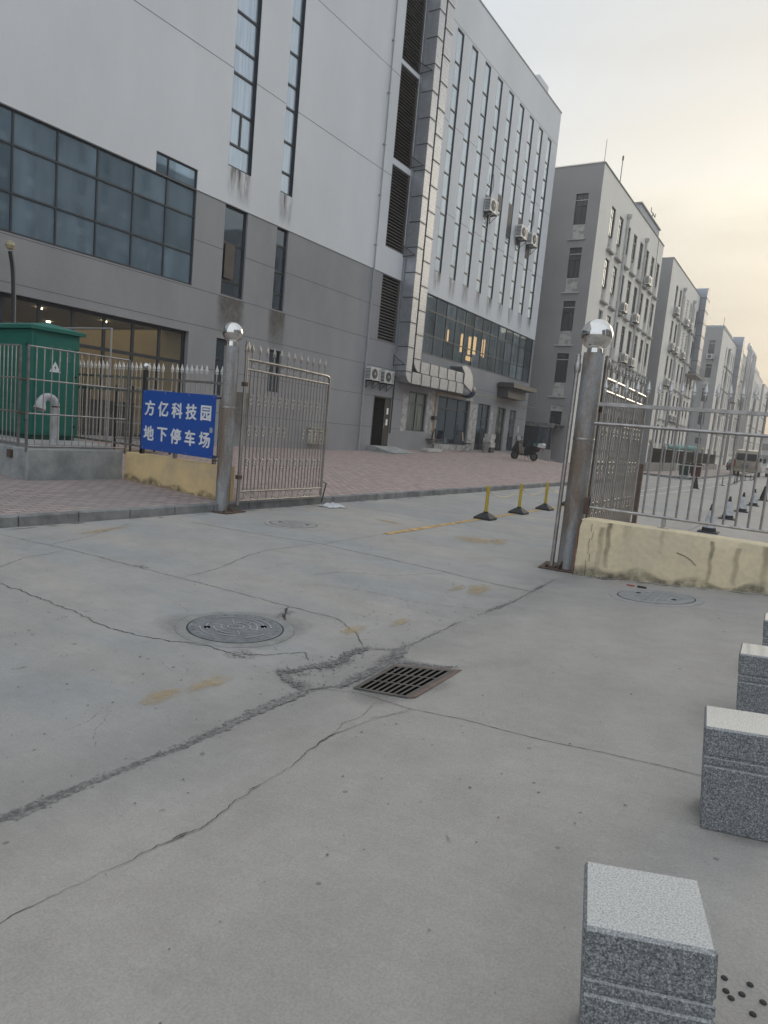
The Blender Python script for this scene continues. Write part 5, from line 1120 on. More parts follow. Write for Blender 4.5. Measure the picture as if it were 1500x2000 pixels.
# ------------------------------------------------------------------ blue car-park sign
def text_mesh(name,s,size,m,bold=.0,depth=.004):
    c=bpy.data.curves.new('t','FONT'); c.body=s; c.size=size; c.extrude=depth; c.offset=bold; c.align_x='CENTER'; c.align_y='CENTER'; c.space_character=1.13
    o=bpy.data.objects.new('t',c); C.objects.link(o); bpy.context.view_layer.update()
    me=bpy.data.meshes.new_from_object(o.evaluated_get(bpy.context.evaluated_depsgraph_get())); me.name=name; me.materials.clear(); me.materials.append(m)
    bpy.data.objects.remove(o,do_unlink=True); return me
def make_sign():
    y=7.50; x0,x1,z0,z1=-9.54,-7.84,.76,1.73
    t=thing('parking_sign',((x0+x1)/2,y,z0),'blue metal sign with two rows of white Chinese characters, tied to the fence','sign')
    b=MB(); b.box(x0,y-.006,z0,x1,y+.006,z1,bev=.003); b.build('panel',BLUE,t)
    cx=(x0+x1)/2
    for s,z in (('方亿科技园',1.445),('地下停车场',1.035)):
        for i,ch in enumerate(s):
            me=text_mesh('character',ch,.255,SWHITE)
            o=inst('character',me,t,(-.655+.3275*i,-.0105,z-z0),rot=(rad(90),0,0))
            xs=[v.co.x for v in me.vertices]; ys=[v.co.y for v in me.vertices]; mx,my=(min(xs)+max(xs))/2,(min(ys)+max(ys))/2
            for v in me.vertices: v.co.x-=mx; v.co.y-=my
            V=[v.co.copy() for v in me.vertices]; P_=[tuple(p.vertices) for p in me.polygons]; nv=len(V); vs=[];fs=[]
            for q,(dx,dy) in enumerate(((0,0),(.0065,.001),(-.0065,-.001),(0,.006),(0,-.006))):
                vs+=[(v.x+dx,v.y+dy,v.z+.0004*q) for v in V]; fs+=[tuple(q*nv+k for k in f) for f in P_]
            m2=bpy.data.meshes.new('character'); m2.from_pydata(vs,[],fs); m2.materials.append(SWHITE); o.data=m2
    b=MB(); b.box(x1-.10,y-.008,1.155,x1-.035,y-.0065,1.235); b.build('sticker',mat('pale_sticker',(.50,.52,.52),.6,0,col2=(.2,.22,.24),scale=60),t)
    b=MB()
    for x in (x0+.06,x0+.55,x0+1.1,x1-.05):
        for z in (z0+.03,z1-.03): b.lathe([(.012,0),(.008,-.008)],(x,y-.006,z),6,'y')
    b.build('rivet',FSTEEL,t)
    b=MB()
    for z in (.73,1.68): b.tube([(x1-.02,y+.01,z),(x1+.08,y+.03,z+.01),(-7.62,y+.04,z)],.010,6)
    b.build('tie',DARKM,t)
make_sign()

# ------------------------------------------------------------------ concrete plinth, its railing, the green cabinet
t=thing('concrete_plinth',(-11.5,6.7,0),'raised grey concrete plinth under the green electrical cabinet','plinth')
b=MB(); b.box(-13.6,5.86,0,-10.06,7.56,.675,bev=.02); b.build('block',BOXC,t)
b=MB(); b.box(-13.5,6.0,.675,-10.25,7.5,.735,bev=.01); b.build('slab',mat('pale_slab',(.42,.42,.41),.9,0,var=.12,scale=2),t)
def make_rail():
    t=thing('steel_railing',(-10.1,5.9,.675),'grey steel tube railing around the green cabinet on the concrete plinth','railing')
    zs=(2.20,1.71,1.20,.71)
    for z in zs: b=MB(); b.tube([(-10.09,5.86,z),(-10.07,7.6,z+.01)],.014,6); b.build('rail',FSTEEL,t,smooth=True)
    for z in zs: b=MB(); b.tube([(-13.5,5.9,z),(-10.4,5.9,z+.01)],.014,6); b.build('rail',FSTEEL,t,smooth=True)
    b=MB()
    for z in zs[1:3]: b.tube([(-10.38,5.9,z),(-10.24,5.93,z-.01),(-10.09,5.88,z)],.018,6)
    b.build('link',RUST,t)
    for x,y in ((-10.09,5.86),(-10.38,5.9),(-10.07,7.6)): b=MB(); b.box(x-.016,y-.016,.62,x+.016,y+.016,2.215); b.build('post',FSTEEL,t)
    for k in range(1,14): inst('bar',rod_mesh(1.49,.008,FSTEEL),t,(.015,-.04+1.73*k/14,.035))
    for k in range(1,28): inst('bar',rod_mesh(1.49,.008,FSTEEL),t,(-.28-.112*k,0,.035))
    b=MB(); b.box(-10.55,5.82,.50,-10.44,5.858,.62); b.build('hinge',RUST,t)
make_rail()
def make_cabinet():
    x0,x1,y0,y1,z0,z1=-13.2,-11.2,6.56,7.42,.735,2.56
    t=thing('electrical_cabinet',((x0+x1)/2,(y0+y1)/2,z0),'dark green steel electrical cabinet with a pitched lid and a white warning triangle','cabinet')
    b=MB(); b.box(x0,y0,z0+.08,x1,y1,z1,bev=.006); b.build('body',GREEN,t)
    b=MB(); b.box(x0+.03,y0+.03,z0,x1-.03,y1-.03,z0+.08); b.build('base',GREEND,t)
    b=MB(); e=.07; X0,X1,Y0,Y1=x0-e,x1+e,y0-e,y1+e; m=(y0+y1)/2
    b.add([(X0,Y0,z1+.002),(X1,Y0,z1+.002),(X1,Y1,z1+.002),(X0,Y1,z1+.002),(X0,Y0,z1+.06),(X1,Y0,z1+.06),(X1,Y1,z1+.06),(X0,Y1,z1+.06),(X0+.2,m,z1+.17),(X1-.35,m,z1+.17)],[(0,3,2,1),(0,1,5,4),(1,2,6,5),(2,3,7,6),(3,0,4,7),(4,5,9,8),(5,6,9),(6,7,8,9),(7,4,8)]); b.build('lid',GREEN,t)
    # door panels on both faces seen
    b=MB(); b.box(x1+.001,y0+.06,z0+.12,x1+.008,y1-.05,z1-.09,bev=.003); d1=b.build('door',GREEN,t)
    for dy in (.34,.50,.66):
        b=MB()
        for k in range(9): b.box(x1+.009,y0+dy-.035,z1-.24-.028*k,x1+.013,y0+dy+.035,z1-.228-.028*k)
        b.build('vent_slots',mat('vent_green',(.10,.25,.21),.5),d1)
    b=MB()
    for z in (.98,1.85,2.30): b.lathe([(.022,0),(.018,.03)],(x1+.008,y1-.075,z),8,'x')
    b.build('hinge',PLBLK,d1)
    for a,c in ((x0+.05,(x0+x1)/2-.01),((x0+x1)/2+.01,x1-.06)):
        b=MB(); b.box(a,y0-.008,z0+.12,c,y0-.001,z1-.09,bev=.003); d=b.build('door',GREEN,t)
        b=MB()
        for k in range(9): b.box((a+c)/2-.07,y0-.013,1.05+.03*k,(a+c)/2+.07,y0-.009,1.062+.03*k)
        b.build('vent_slots',MATS['vent_green'],d)
        b=MB()
        for z in (1.05,2.3): b.lathe([(.022,0),(.018,-.03)],(c-.05,y0-.008,z),8,'y')
        b.build('hinge',PLBLK,d)
    # warning triangle, printed white with a black bolt
    cy,zc,s=6.97,1.955,.105
    b=MB(); b.add([(x1+.0095,cy-s,zc-.06),(x1+.0095,cy+s,zc-.06),(x1+.0095,cy,zc+.12),(x1+.012,cy-s,zc-.06),(x1+.012,cy+s,zc-.06),(x1+.012,cy,zc+.12)],[(3,4,5),(0,2,1),(0,1,4,3),(1,2,5,4),(2,0,3,5)]); w=b.build('warning_triangle',SWHITE,t)
    b=MB(); X=x1+.0135; b.add([(X,cy+.012,zc+.06),(X,cy-.020,zc+.012),(X,cy+.002,zc+.012),(X,cy-.012,zc-.035),(X,cy+.022,zc+.022),(X,cy+.002,zc+.022)],[(0,1,2,5),(5,2,3,4)]); b.build('bolt_symbol',PLBLK,w)
make_cabinet()
# gooseneck vent
t=thing('vent_pipe',(-10.55,6.60,.735),'white gooseneck vent pipe, dented at its mouth, in front of the green cabinet','pipe')
b=MB(); b.tube([(-10.55,6.60,.735),(-10.55,6.60,1.32)],.062,14); b.build('riser',mat('white_pipe',(.52,.54,.56),.55,0,col2=(.30,.28,.25),scale=5,contrast=(.3,.6)),t,smooth=True)
b=MB(); P=[(-10.55,6.60-.13+.13*math.cos(rad(a)),1.32+.15*math.sin(rad(a))) for a in range(0,181,15)]+[(-10.54,6.32,1.26)]; b.tube(P,[.062]*10+[.068,.075,.085,.095],14,cap=False); b.build('bend',MATS['white_pipe'],t,smooth=True)
b=MB(); b.lathe([(.063,0),(.068,.005),(.068,.02),(.063,.025)],(-10.55,6.60,1.31),14); b.build('joint',RUST,t)
t=thing('pipe_frame',(-11.6,8.3,.2),'thin grey pipe bent into a square arch behind the green cabinet','pipe')
b=MB(); b.tube([(-13.6,8.3,2.85),(-11.55,8.3,2.85),(-11.55,8.3,.25)],.022,6); b.build('pipe',mat('grey_pvc',(.40,.38,.36),.6),t)
# bin of clutter behind the fence: stacked furniture by the shop window
t=thing('outdoor_shelf',(-14.3,11.2,.3),'dark steel rack standing by the shop window behind the fence','rack')
for x in (-14.6,-14.0):
    for y in (10.7,11.9): b=MB(); b.box(x-.02,y-.02,pz(x,y),x+.02,y+.02,1.9); b.build('upright',DARKM,t)
b=MB()
for z in (.6,1.0,1.4,1.85): b.box(-14.62,10.68,z,-13.98,11.92,z+.03)
b.build('shelf',mat('grey_shelf',(.25,.25,.25),.6),t)
# ------------------------------------------------------------------ granite blocks
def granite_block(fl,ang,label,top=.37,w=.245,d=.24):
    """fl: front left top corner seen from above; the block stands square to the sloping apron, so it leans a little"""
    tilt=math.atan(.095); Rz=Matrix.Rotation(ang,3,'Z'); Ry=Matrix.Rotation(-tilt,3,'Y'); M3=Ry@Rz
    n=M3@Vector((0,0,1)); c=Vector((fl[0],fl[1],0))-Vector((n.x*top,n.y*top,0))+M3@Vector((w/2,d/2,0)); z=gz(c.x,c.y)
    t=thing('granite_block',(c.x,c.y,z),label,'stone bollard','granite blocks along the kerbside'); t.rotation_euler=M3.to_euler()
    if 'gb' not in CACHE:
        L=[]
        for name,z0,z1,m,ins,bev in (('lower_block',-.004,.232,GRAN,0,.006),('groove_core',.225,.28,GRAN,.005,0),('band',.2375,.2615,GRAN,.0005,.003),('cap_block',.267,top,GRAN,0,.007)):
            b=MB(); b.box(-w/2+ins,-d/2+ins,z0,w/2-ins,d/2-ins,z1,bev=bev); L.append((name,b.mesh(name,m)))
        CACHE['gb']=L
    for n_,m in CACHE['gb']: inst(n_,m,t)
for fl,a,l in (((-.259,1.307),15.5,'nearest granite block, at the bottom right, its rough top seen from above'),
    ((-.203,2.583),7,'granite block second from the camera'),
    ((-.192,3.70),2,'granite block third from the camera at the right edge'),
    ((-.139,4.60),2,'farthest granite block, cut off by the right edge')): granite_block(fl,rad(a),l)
# ------------------------------------------------------------------ manholes and drain
DUSTC=mat('dusty_ring',(.36,.345,.325),.9,0,col2=(.28,.27,.26),scale=8); DUSTI=mat('dusty_iron',(.32,.315,.305),.85,.0,col2=(.22,.22,.22),scale=10,detail=7)
def manhole(x,y,r,label,marks,ang=0,z=None,worn_=False):
    z=gz(x,y) if z is None else z
    t=thing('manhole_cover',(x,y,z),label,'manhole cover','manhole covers',ang)
    t.rotation_euler=(0,-math.atan(.095) if x>-2.2 else 0,ang); t.rotation_euler.z=ang if x<-2.2 else 0
    b=MB(); b.lathe([(r+.085,.001),(r+.08,.007),(r+.012,.008),(r+.010,.004)],(0,0,0),48); inst('ring',b.mesh('ring',DUSTC if worn_ else IRONF,smooth=True),t)
    b=MB(); b.lathe([(r+.011,.0085),(r,.0088),(r-.001,.0088)],(0,0,0),48); inst('gap',b.mesh('gap',CRK),t)
    b=MB(); b.lathe([(r,.0090),(r-.004,.0125),(.01,.0125)],(0,0,0),48); inst('lid',b.mesh('lid',DUSTI if worn_ else IRON),t)
    def arc(b,rr_,a0,a1,w=.006,h=.0165):
        n=max(2,int(abs(a1-a0)/8)); vs=[];fs=[]
        for i in range(n+1):
            a=rad(a0+(a1-a0)*i/n)
            for q in (rr_-w/2,rr_+w/2): vs.append((q*math.cos(a),q*math.sin(a),h))
        for i in range(n): fs.append((2*i,2*i+1,2*i+3,2*i+2))
        b.add(vs,fs)
    if marks:
        b=MB(); rr=random.Random(4)
        for rad_,segs in ((.10,((-60,60),(140,220))),(.15,((-50,40),(150,230))),(.20,((-40,35),(130,170),(200,240))),(.245,((-35,20),(60,95),(150,200),(255,290)))):
            for a0,a1 in segs: arc(b,rad_,a0,a1,.008)
        arc(b,.055,0,360,.009); arc(b,.030,0,360,.005)
        for a in range(0,360,30):
            a_=rad(a+8); M=Matrix.Rotation(a_,4,'Z'); 
            if a%60==0: b.box(.085,-.003,.0126,.17,.003,.0165,M=M)
        inst('cast_pattern',b.mesh('cast_pattern',IRONL),t)
        b=MB()
        for a in range(0,360,15):
            M=Matrix.Rotation(rad(a),4,'Z'); b.box(r-.045,-.004,.0126,r-.02,.004,.0150,M=M)
        inst('edge_ribs',b.mesh('edge_ribs',IRON),t)
    else:
        b=MB()
        for i in range(-4,5):
            for j in range(-4,5):
                if i*i+j*j<18: b.box(.055*i-.012,.055*j-.012,.0126,.055*i+.012,.055*j+.012,.0148)
        inst('tread_studs',b.mesh('tread_studs',DUSTI),t)
    b=MB()
    for a in (-25,155): M=Matrix.Rotation(rad(a),4,'Z'); b.box(.175,-.018,.0126,.215,.018,.0168,M=M)
    inst('lifting_hole',b.mesh('lifting_hole',BLACKH),t)
    return t
manhole(-3.265,3.435,.325,'round cast iron manhole cover with ring patterns in the road, left of the drain',True,rad(75))
manhole(-1.135,6.935,.345,'worn round manhole cover flush with the paving by the yellow wall',False,rad(20),worn_=True)
manhole(-6.15,7.5,.33,'faint dusty round manhole cover in the road in front of the open gate leaf',False,rad(50),worn_=True)
def make_grate():
    t=thing('drain_grate',(-1.88,3.39,0),'rectangular rusty drain grate with three rows of slots, set in broken concrete','drain grate')
    A,B,Cc,D=[Vector((*p,0)) for p in ((-2.019,3.113),(-1.700,3.148),(-1.700,3.716),(-2.060,3.590))]
    def P(u,v,z):
        p=A*(1-u)*(1-v)+B*u*(1-v)+Cc*u*v+D*(1-u)*v; p.z=gz(p.x,p.y)+z+.002; return p
    b=MB(); top,bot=.004,-.035
    rows=[(.03,.335),(.36,.655),(.68,.97)]; nc=8; holes=[]
    for r_,(v0,v1) in enumerate(rows):
        for k in range(nc):
            u0=.04+.92*k/nc+.022; u1=.04+.92*(k+1)/nc-.022; holes.append((u0,u1,v0,v1))
    us=sorted({-.03,1.03,*[h[i] for h in holes for i in (0,1)]}); vs=sorted({-.02,1.02,*[h[i] for h in holes for i in (2,3)]})
    hs={(round(h[0],5),round(h[2],5)) for h in holes}
    for i in range(len(us)-1):
        for j in range(len(vs)-1):
            if (round(us[i],5),round(vs[j],5)) in hs:
                a,c,d,e=us[i],us[i+1],vs[j],vs[j+1]
                for (p,q) in (((a,d),(c,d)),((c,d),(c,e)),((c,e),(a,e)),((a,e),(a,d))): b.quad(P(*p,top),P(*q,top),P(*q,bot),P(*p,bot))
                continue
            b.quad(P(us[i],vs[j],top),P(us[i+1],vs[j],top),P(us[i+1],vs[j+1],top),P(us[i],vs[j+1],top))
    b.build('slotted_plate',mat('worn_grate_iron',(.15,.135,.12),.7,.3,col2=(.085,.075,.068),scale=14,detail=6),t)
    b=MB(); b.quad(P(1.03,-.01,.0035),P(1.13,.02,.0035),P(1.10,1.03,.0035),P(1.03,1.02,.0035)); b.quad(P(-.02,1.02,.0035),P(1.1,1.02,.0035),P(1.10,1.06,.0035),P(-.02,1.06,.0035)); b.build('rusty_rim',mat('rust_brown',(.22,.145,.11),.9,0,col2=(.13,.10,.09),scale=18),t)
    b=MB(); hx0,hx1,hy0,hy1=-2.03,-1.70,3.16,3.64
    b.add([(hx0,hy0,.003),(hx1,hy0,.003),(hx1,hy1,.003),(hx0,hy1,.003),(hx0,hy0,-.5),(hx1,hy0,-.5),(hx1,hy1,-.5),(hx0,hy1,-.5)],[(0,1,5,4),(1,2,6,5),(2,3,7,6),(3,0,4,7),(4,5,6,7)]); b.build('drain_shaft',BLACKH,t)
    # sockets past the cut hole still read as dark recesses
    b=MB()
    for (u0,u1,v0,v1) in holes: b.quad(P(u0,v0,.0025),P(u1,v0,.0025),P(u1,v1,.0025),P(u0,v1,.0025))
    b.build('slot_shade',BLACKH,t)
make_grate()
# ------------------------------------------------------------------ yellow bollards with chain, traffic cones
def bollard(x,y,label):
    t=thing('chain_bollard',(x,y,0),label,'bollard','yellow chain bollards on black rubber bases')
    if 'bol' not in CACHE:
        b=MB(); b.add([(-.16,-.16,.004),(.16,-.16,.004),(.16,.16,.004),(-.16,.16,.004),(-.16,-.16,.035),(.16,-.16,.035),(.16,.16,.035),(-.16,.16,.035),(-.055,-.055,.115),(.055,-.055,.115),(.055,.055,.115),(-.055,.055,.115)],[(0,3,2,1),(0,1,5,4),(1,2,6,5),(2,3,7,6),(3,0,4,7),(4,5,9,8),(5,6,10,9),(6,7,11,10),(7,4,8,11),(8,9,10,11)]); b.lathe([(.05,.115),(.045,.14)],(0,0,0),12); m1=b.mesh('rubber_base',RUBB)
        b=MB(); b.lathe([(.031,.11),(.031,.60),(.026,.612),(.01,.615)],(0,0,0),14); m2=b.mesh('post',YELP,smooth=True)
        b=MB(); b.lathe([(.036,.485),(.036,.515)],(0,0,0),14)
        for s in (-1,1): b.tube([(0,s*.034,.50),(0,s*.056,.515),(0,s*.066,.50),(0,s*.056,.485),(0,s*.034,.49)],.005,5)
        m3=b.mesh('chain_ring',YELP)
        CACHE['bol']=(('rubber_base',m1),('post',m2),('chain_ring',m3))
    for n,m in CACHE['bol']: inst(n,m,t)
def chain(a,c,z,sag,label):
    b=MB(); n=34
    for k in range(n):
        t0=k/n; p=Vector((a[0]+(c[0]-a[0])*t0,a[1]+(c[1]-a[1])*t0,z-sag*4*t0*(1-t0))); t1=(k+1.15)/n; q=Vector((a[0]+(c[0]-a[0])*t1,a[1]+(c[1]-a[1])*t1,z-sag*4*t1*(1-t1))) if k<n-1 else Vector((c[0],c[1],z))
        o=.009 if k%2 else 0; b.tube([p+Vector((o,0,-o*.3)),q+Vector((o,0,-o*.3))],.0065,4)
    o=b.build('plastic_chain',mat('pale_yellow_chain',(.55,.42,.18),.5)); tag(o,label,'chain','yellow chains between the bollards')
BL=[(-4.935,11.43,'nearest yellow chain bollard beyond the gate, leftmost'),(-4.955,13.12,'second yellow chain bollard, in the middle of the visible three'),(-4.94,14.65,'third yellow chain bollard, close to the right gate post'),(-4.95,16.3,'fourth yellow chain bollard, just behind the right gate post'),(-4.95,18.0,'fifth yellow chain bollard, seen through the right gate leaf')]
for x,y,l in BL: bollard(x,y,l)
for (a,c,l) in ((0,1,'yellow plastic chain from the nearest bollard to the second'),(1,2,'yellow plastic chain from the second bollard to the third'),(2,3,'yellow plastic chain running behind the right gate post'),(3,4,'yellow plastic chain behind the right gate leaf')): chain((BL[a][0],BL[a][1]+.06),(BL[c][0],BL[c][1]-.06),.50,.13,l)
def cone(x,y,label,dark=False):
    t=thing('traffic_cone',(x,y,0),label,'traffic cone','traffic cones down the road')
    k=('cone',dark)
    if k not in CACHE:
        b=MB(); b.box(-.19,-.19,.004,.19,.19,.03,bev=.01); m1=b.mesh('base',RUBB)
        b=MB(); b.lathe([(.135,.03),(.125,.10),(.033,.50),(.025,.56),(.02,.57)],(0,0,0),18); m2=b.mesh('cone_body',RUBB,smooth=True)
        b=MB(); b.lathe([(.129,.105),(.047,.445)],(0,0,0),18); m3=b.mesh('sleeve',RUBB if dark else mat('dirty_white_sleeve',(.50,.51,.52),.7,0,col2=(.22,.22,.22),scale=9,contrast=(.25,.5)),smooth=True)
        CACHE[k]=(('base',m1),('cone_body',m2),('sleeve',m3))
    for n,m in CACHE[k]: inst(n,m,t)
for i,(x,y,l,d) in enumerate(((-1.64,14.91,'nearest traffic cone, grubby white, seen through the fence just over the wall',0),(-1.70,18.84,'second traffic cone, dirty white with a black base, seen through the fence',0),(-1.66,22.11,'third traffic cone, pale, seen through the fence',0),(-1.63,25.82,'fourth traffic cone, darker sleeve, seen through the fence',0),(-1.58,30.02,'fifth traffic cone, all black, seen through the fence',1))): cone(x,y,l,bool(d))
for k in range(10):
    x,y=-4.2+.16*math.sin(k),41+2.4*k
    t=thing('low_road_post',(x,y,0),'%s short dark road post in the distant row, counted from the camera'%('first second third fourth fifth sixth seventh eighth ninth tenth'.split()[k]),'road post','short dark posts in a row down the road')
    inst('post',rod_mesh(.45,.022,RUBB),t); b=MB(); b.box(-.14,-.14,.004,.14,.14,.03); inst('base',b.mesh('base',RUBB),t)
cone(-4.5,33.5,'small all-black cone alone by the white line',True)

# ------------------------------------------------------------------ crumpled plastic bag under the gate leaf
rr=random.Random(12); b=MB(); n=9; 
for i in range(n):
    for j in range(n):
        u,v=i/(n-1)-.5,j/(n-1)-.5; f=1-min(1,(u*u+v*v)*3.6); b.v.append((-7.12+u*.34+rr.uniform(-.02,.02)+v*.1,9.72+v*.40+rr.uniform(-.02,.02),.012+max(0,f)*.07*rr.uniform(.2,1.2)))
for i in range(n-1):
    for j in range(n-1): a=i*n+j; b.f.append((a,a+n,a+n+1,a+1))
tag(b.build('plastic_bag',mat('clear_plastic',(.62,.63,.63),.25,0,var=.1,spec=.8)),'crumpled clear plastic bag on the road under the left gate leaf','plastic bag')

# ------------------------------------------------------------------ things by the big building's ground floor
def chair_():
    x,y=-16.2,33.9; z=pz(x,y); t=thing('office_chair',(x,y,z),'black padded chair with chrome legs outside the wide shop window','chair')
    b=MB(); b.box(-.24,-.24,.43,.24,.24,.50,bev=.02); inst('seat',b.mesh('seat',PLBLK),t)
    b=MB(); M=Matrix.Translation((-.02,.24,.55))@Matrix.Rotation(rad(-8),4,'X'); b.box(-.23,-.03,0,.23,.03,.5,M=M,bev=.02); inst('backrest',b.mesh('backrest',PLBLK),t)
    for s in (-1,1):
        b=MB(); b.tube(smooth_poly([(s*.26,.25,.62),(s*.27,-.05,.66),(s*.27,-.26,.62),(s*.26,-.24,.3),(s*.26,-.22,.01)],4),.013,6); inst('armrest',b.mesh('armrest',STEEL,smooth=True),t)
        b=MB(); b.tube([(s*.25,-.22,.43),(s*.26,.24,.02)],.013,6); inst('leg',b.mesh('leg',STEEL,smooth=True),t)
    t.rotation_euler.z=rad(105)
chair_()
def crate(x,y,z,w,d,h,m,label,name='foam_box',cat='box',group='boxes stacked by the wall',rz=0):
    t=thing(name,(x,y,z),label,cat,group,rz); b=MB(); b.box(-w/2,-d/2,0,w/2,d/2,h*.8,bev=.012); inst('box_body',b.mesh('box_body',m),t); b=MB(); b.box(-w/2-.008,-d/2-.008,h*.8+.002,w/2+.008,d/2+.008,h,bev=.01); inst('lid',b.mesh('lid',m),t)
FOAM=mat('foam_white',(.55,.55,.53),.8,0,col2=(.38,.36,.34),scale=6); px,py=-16.3,37.1; pzz=pz(px,py)
crate(px,py,pzz,.5,.5,.30,mat('dark_crate',(.03,.03,.032),.6),'dark crate at the bottom of the box stack by the wall')
crate(px,py+.02,pzz+.302,.52,.62,.28,FOAM,'lower white foam box, resting on the dark crate')
crate(px,py-.08,pzz+.584,.48,.58,.24,FOAM,'middle white foam box of the stack')
crate(px,py+.05,pzz+.826,.44,.60,.24,FOAM,'topmost white foam box of the stack')
t=thing('bucket',(-16.0,36.0,pz(-16,36)),'stacked grey-white buckets beside the foam boxes','bucket'); b=MB(); b.lathe([(.15,0),(.19,.32),(.20,.33),(.165,.325)],(0,0,0),16); b.lathe([(.17,.34),(.20,.56),(.21,.57),(.18,.565)],(0,0,0),16); inst('pail',b.mesh('pail',mat('grubby_plastic',(.36,.36,.34),.7,0,var=.25,scale=8),smooth=True),t); b=MB(); b.tube([(-.2,0,.56),(-.1,0,.70),(.1,0,.70),(.2,0,.56)],.006,5); inst('handle',b.mesh('handle',DARKM),t)
t=thing('foam_slab',(-16.2,30.0,pz(-16.2,30)),'white foam slab lying at the foot of the grey wall','slab'); b=MB(); b.box(-.2,-.75,.003,.2,.75,.16,bev=.015); inst('slab',b.mesh('slab',FOAM),t)
t=thing('leaning_board',(-16.75,43.2,pz(-17,43)),'pale board leaning on the wall behind the scooter','board'); b=MB(); M=Matrix.Rotation(rad(-10),4,'Y'); b.box(0,-.3,0,.03,.3,1.15,M=M); inst('board',b.mesh('board',mat('pale_board2',(.48,.48,.45),.8,0,var=.15)),t)
b=MB(); rr=random.Random(2)
for k in range(60): x,y=rr.uniform(-16.5,-15),rr.uniform(30,35.5); s=rr.uniform(.01,.035); b.box(x,y,pz(x,y),x+s,y+s*1.3,pz(x,y)+s*.6)
tag(b.build('rubble',FOAM,off=(0,0,0)),'scattered pale crumbs of rubble on the bricks before the shop window','rubble',kind='stuff')
t=thing('meter_box',(-16.95,21.6,.55),'cream ventilation box low on the grey wall, behind the open gate leaf','box'); b=MB(); b.box(-16.99,21.15,.55,-16.8,22.0,1.15,bev=.01); b.build('case',mat('cream_box',(.50,.48,.40),.7),t); b=MB()
for y in (21.25,21.5,21.75): b.box(-16.8,y,.62,-16.785,y+.15,1.05)
b.build('vent',mat('cream_vent',(.30,.29,.25),.7),t); b=MB(); b.box(-17,21.1,1.16,-16.75,22.05,1.2); b.build('lid',MATS['cream_box'],t)

# ------------------------------------------------------------------ scooter
def scooter():
    x,y=-13.25,35.0; z=pz(x,y)-.005; t=thing('motor_scooter',(x,y,z),'black motor scooter with a white rear box parked on the bricks','scooter',rz=0)
    def wheel(u):
        b=MB(); b.tube([(u+.19*math.cos(rad(a)),0,.235+.19*math.sin(rad(a))) for a in range(0,360,15)],.045,8,closed=True); w=inst('wheel',b.mesh('wheel',RUBB,smooth=True),t)
        b=MB(); b.lathe([(.145,-.02),(.145,.02),(.05,.03)],(u,0,.235),16,'y'); inst('rim',b.mesh('rim',mat('grey_rim',(.18,.18,.18),.4,.7),smooth=True),w)
    wheel(-.62); wheel(.55)
    def shell(name,prof,m,w0,w1=None,parent=t):
        b=MB(); n=len(prof); w1=w1 or w0*.7
        vs=[(u,-w0/2,z_) for u,z_ in prof]+[(u,w0/2,z_) for u,z_ in prof]+[(u*.97+.0,-w1/2-w0*.0,z_) for u,z_ in prof]
        b.add(vs[:2*n],[tuple(range(n)),tuple(range(n,2*n))[::-1]]+[(i,i+n,(i+1)%n+n,(i+1)%n) for i in range(n)]); return inst(name,b.mesh(name,m),parent)
    shell('front_shield',[(-.62,.46),(-.50,.40),(-.30,.30),(-.22,.34),(-.30,.70),(-.36,.98),(-.44,1.02),(-.52,.80)],PLBLK,.40)
    shell('leg_apron',[(-.70,.50),(-.56,.42),(-.36,.62),(-.34,.95),(-.46,.92)],mat('black_quilt',(.03,.03,.032),.8),.56)
    shell('floorboard',[(-.32,.28),(.12,.26),(.16,.34),(-.28,.36)],PLBLK,.30)
    shell('rear_body',[(.02,.34),(.30,.30),(.74,.52),(.80,.68),(.44,.74),(.06,.70),(.0,.5)],PLBLK,.30)
    shell('seat',[(.02,.705),(.44,.745),(.80,.70),(.84,.76),(.50,.83),(.06,.79)],RUBB,.28)
    shell('rear_box',[(.78,.77),(1.06,.74),(1.10,.92),(1.02,.98),(.80,.96)],WPAINT,.34)
    b=MB(); b.box(-.84,-.07,.42,-.40,.07,.47); inst('mudguard',b.mesh('mudguard',PLBLK),t)
    b=MB(); b.tube([(-.62,.0,.235),(-.50,.0,.62),(-.40,0,1.02)],.03,6); inst('fork',b.mesh('fork',DARKM),t)
    b=MB(); b.tube([(-.36,-.32,1.04),(-.42,-.12,1.02),(-.42,.12,1.02),(-.36,.32,1.04)],.018,6); hb=inst('handlebar',b.mesh('handlebar',DARKM),t)
    for s in (-1,1): b=MB(); b.tube([(-.42,s*.16,1.03),(-.46,s*.24,1.18)],.008,5); b.lathe([(.01,-.012),(.055,-.008),(.055,.008),(.01,.012)],(-.46,s*.26,1.21),10,'x'); inst('mirror',b.mesh('mirror',DARKM),hb)
    b=MB(); b.lathe([(.09,0),(.07,-.05),(.03,-.06)],(-.50,0,.95),12,'x'); inst('headlight',b.mesh('headlight',mat('lamp_glass',(.5,.5,.5),.2)),t)
    b=MB(); b.box(1.04,-.09,.62,1.07,.09,.70); inst('tail_light',b.mesh('tail_light',mat('red_lens',(.3,.02,.02),.3)),t)
    b=MB(); b.tube([(.15,.16,.27),(.30,.17,.25),(.72,.17,.32)],[.02,.045,.04],8); inst('exhaust',b.mesh('exhaust',STEEL,smooth=True),t)
    b=MB(); b.tube([(.1,-.1,.28),(.16,-.25,.03)],.014,5); b.tube([(.1,.1,.28),(.16,.2,.03)],.014,5); inst('stand',b.mesh('stand',DARKM),t)
    t.rotation_euler.z=rad(-9)
scooter()
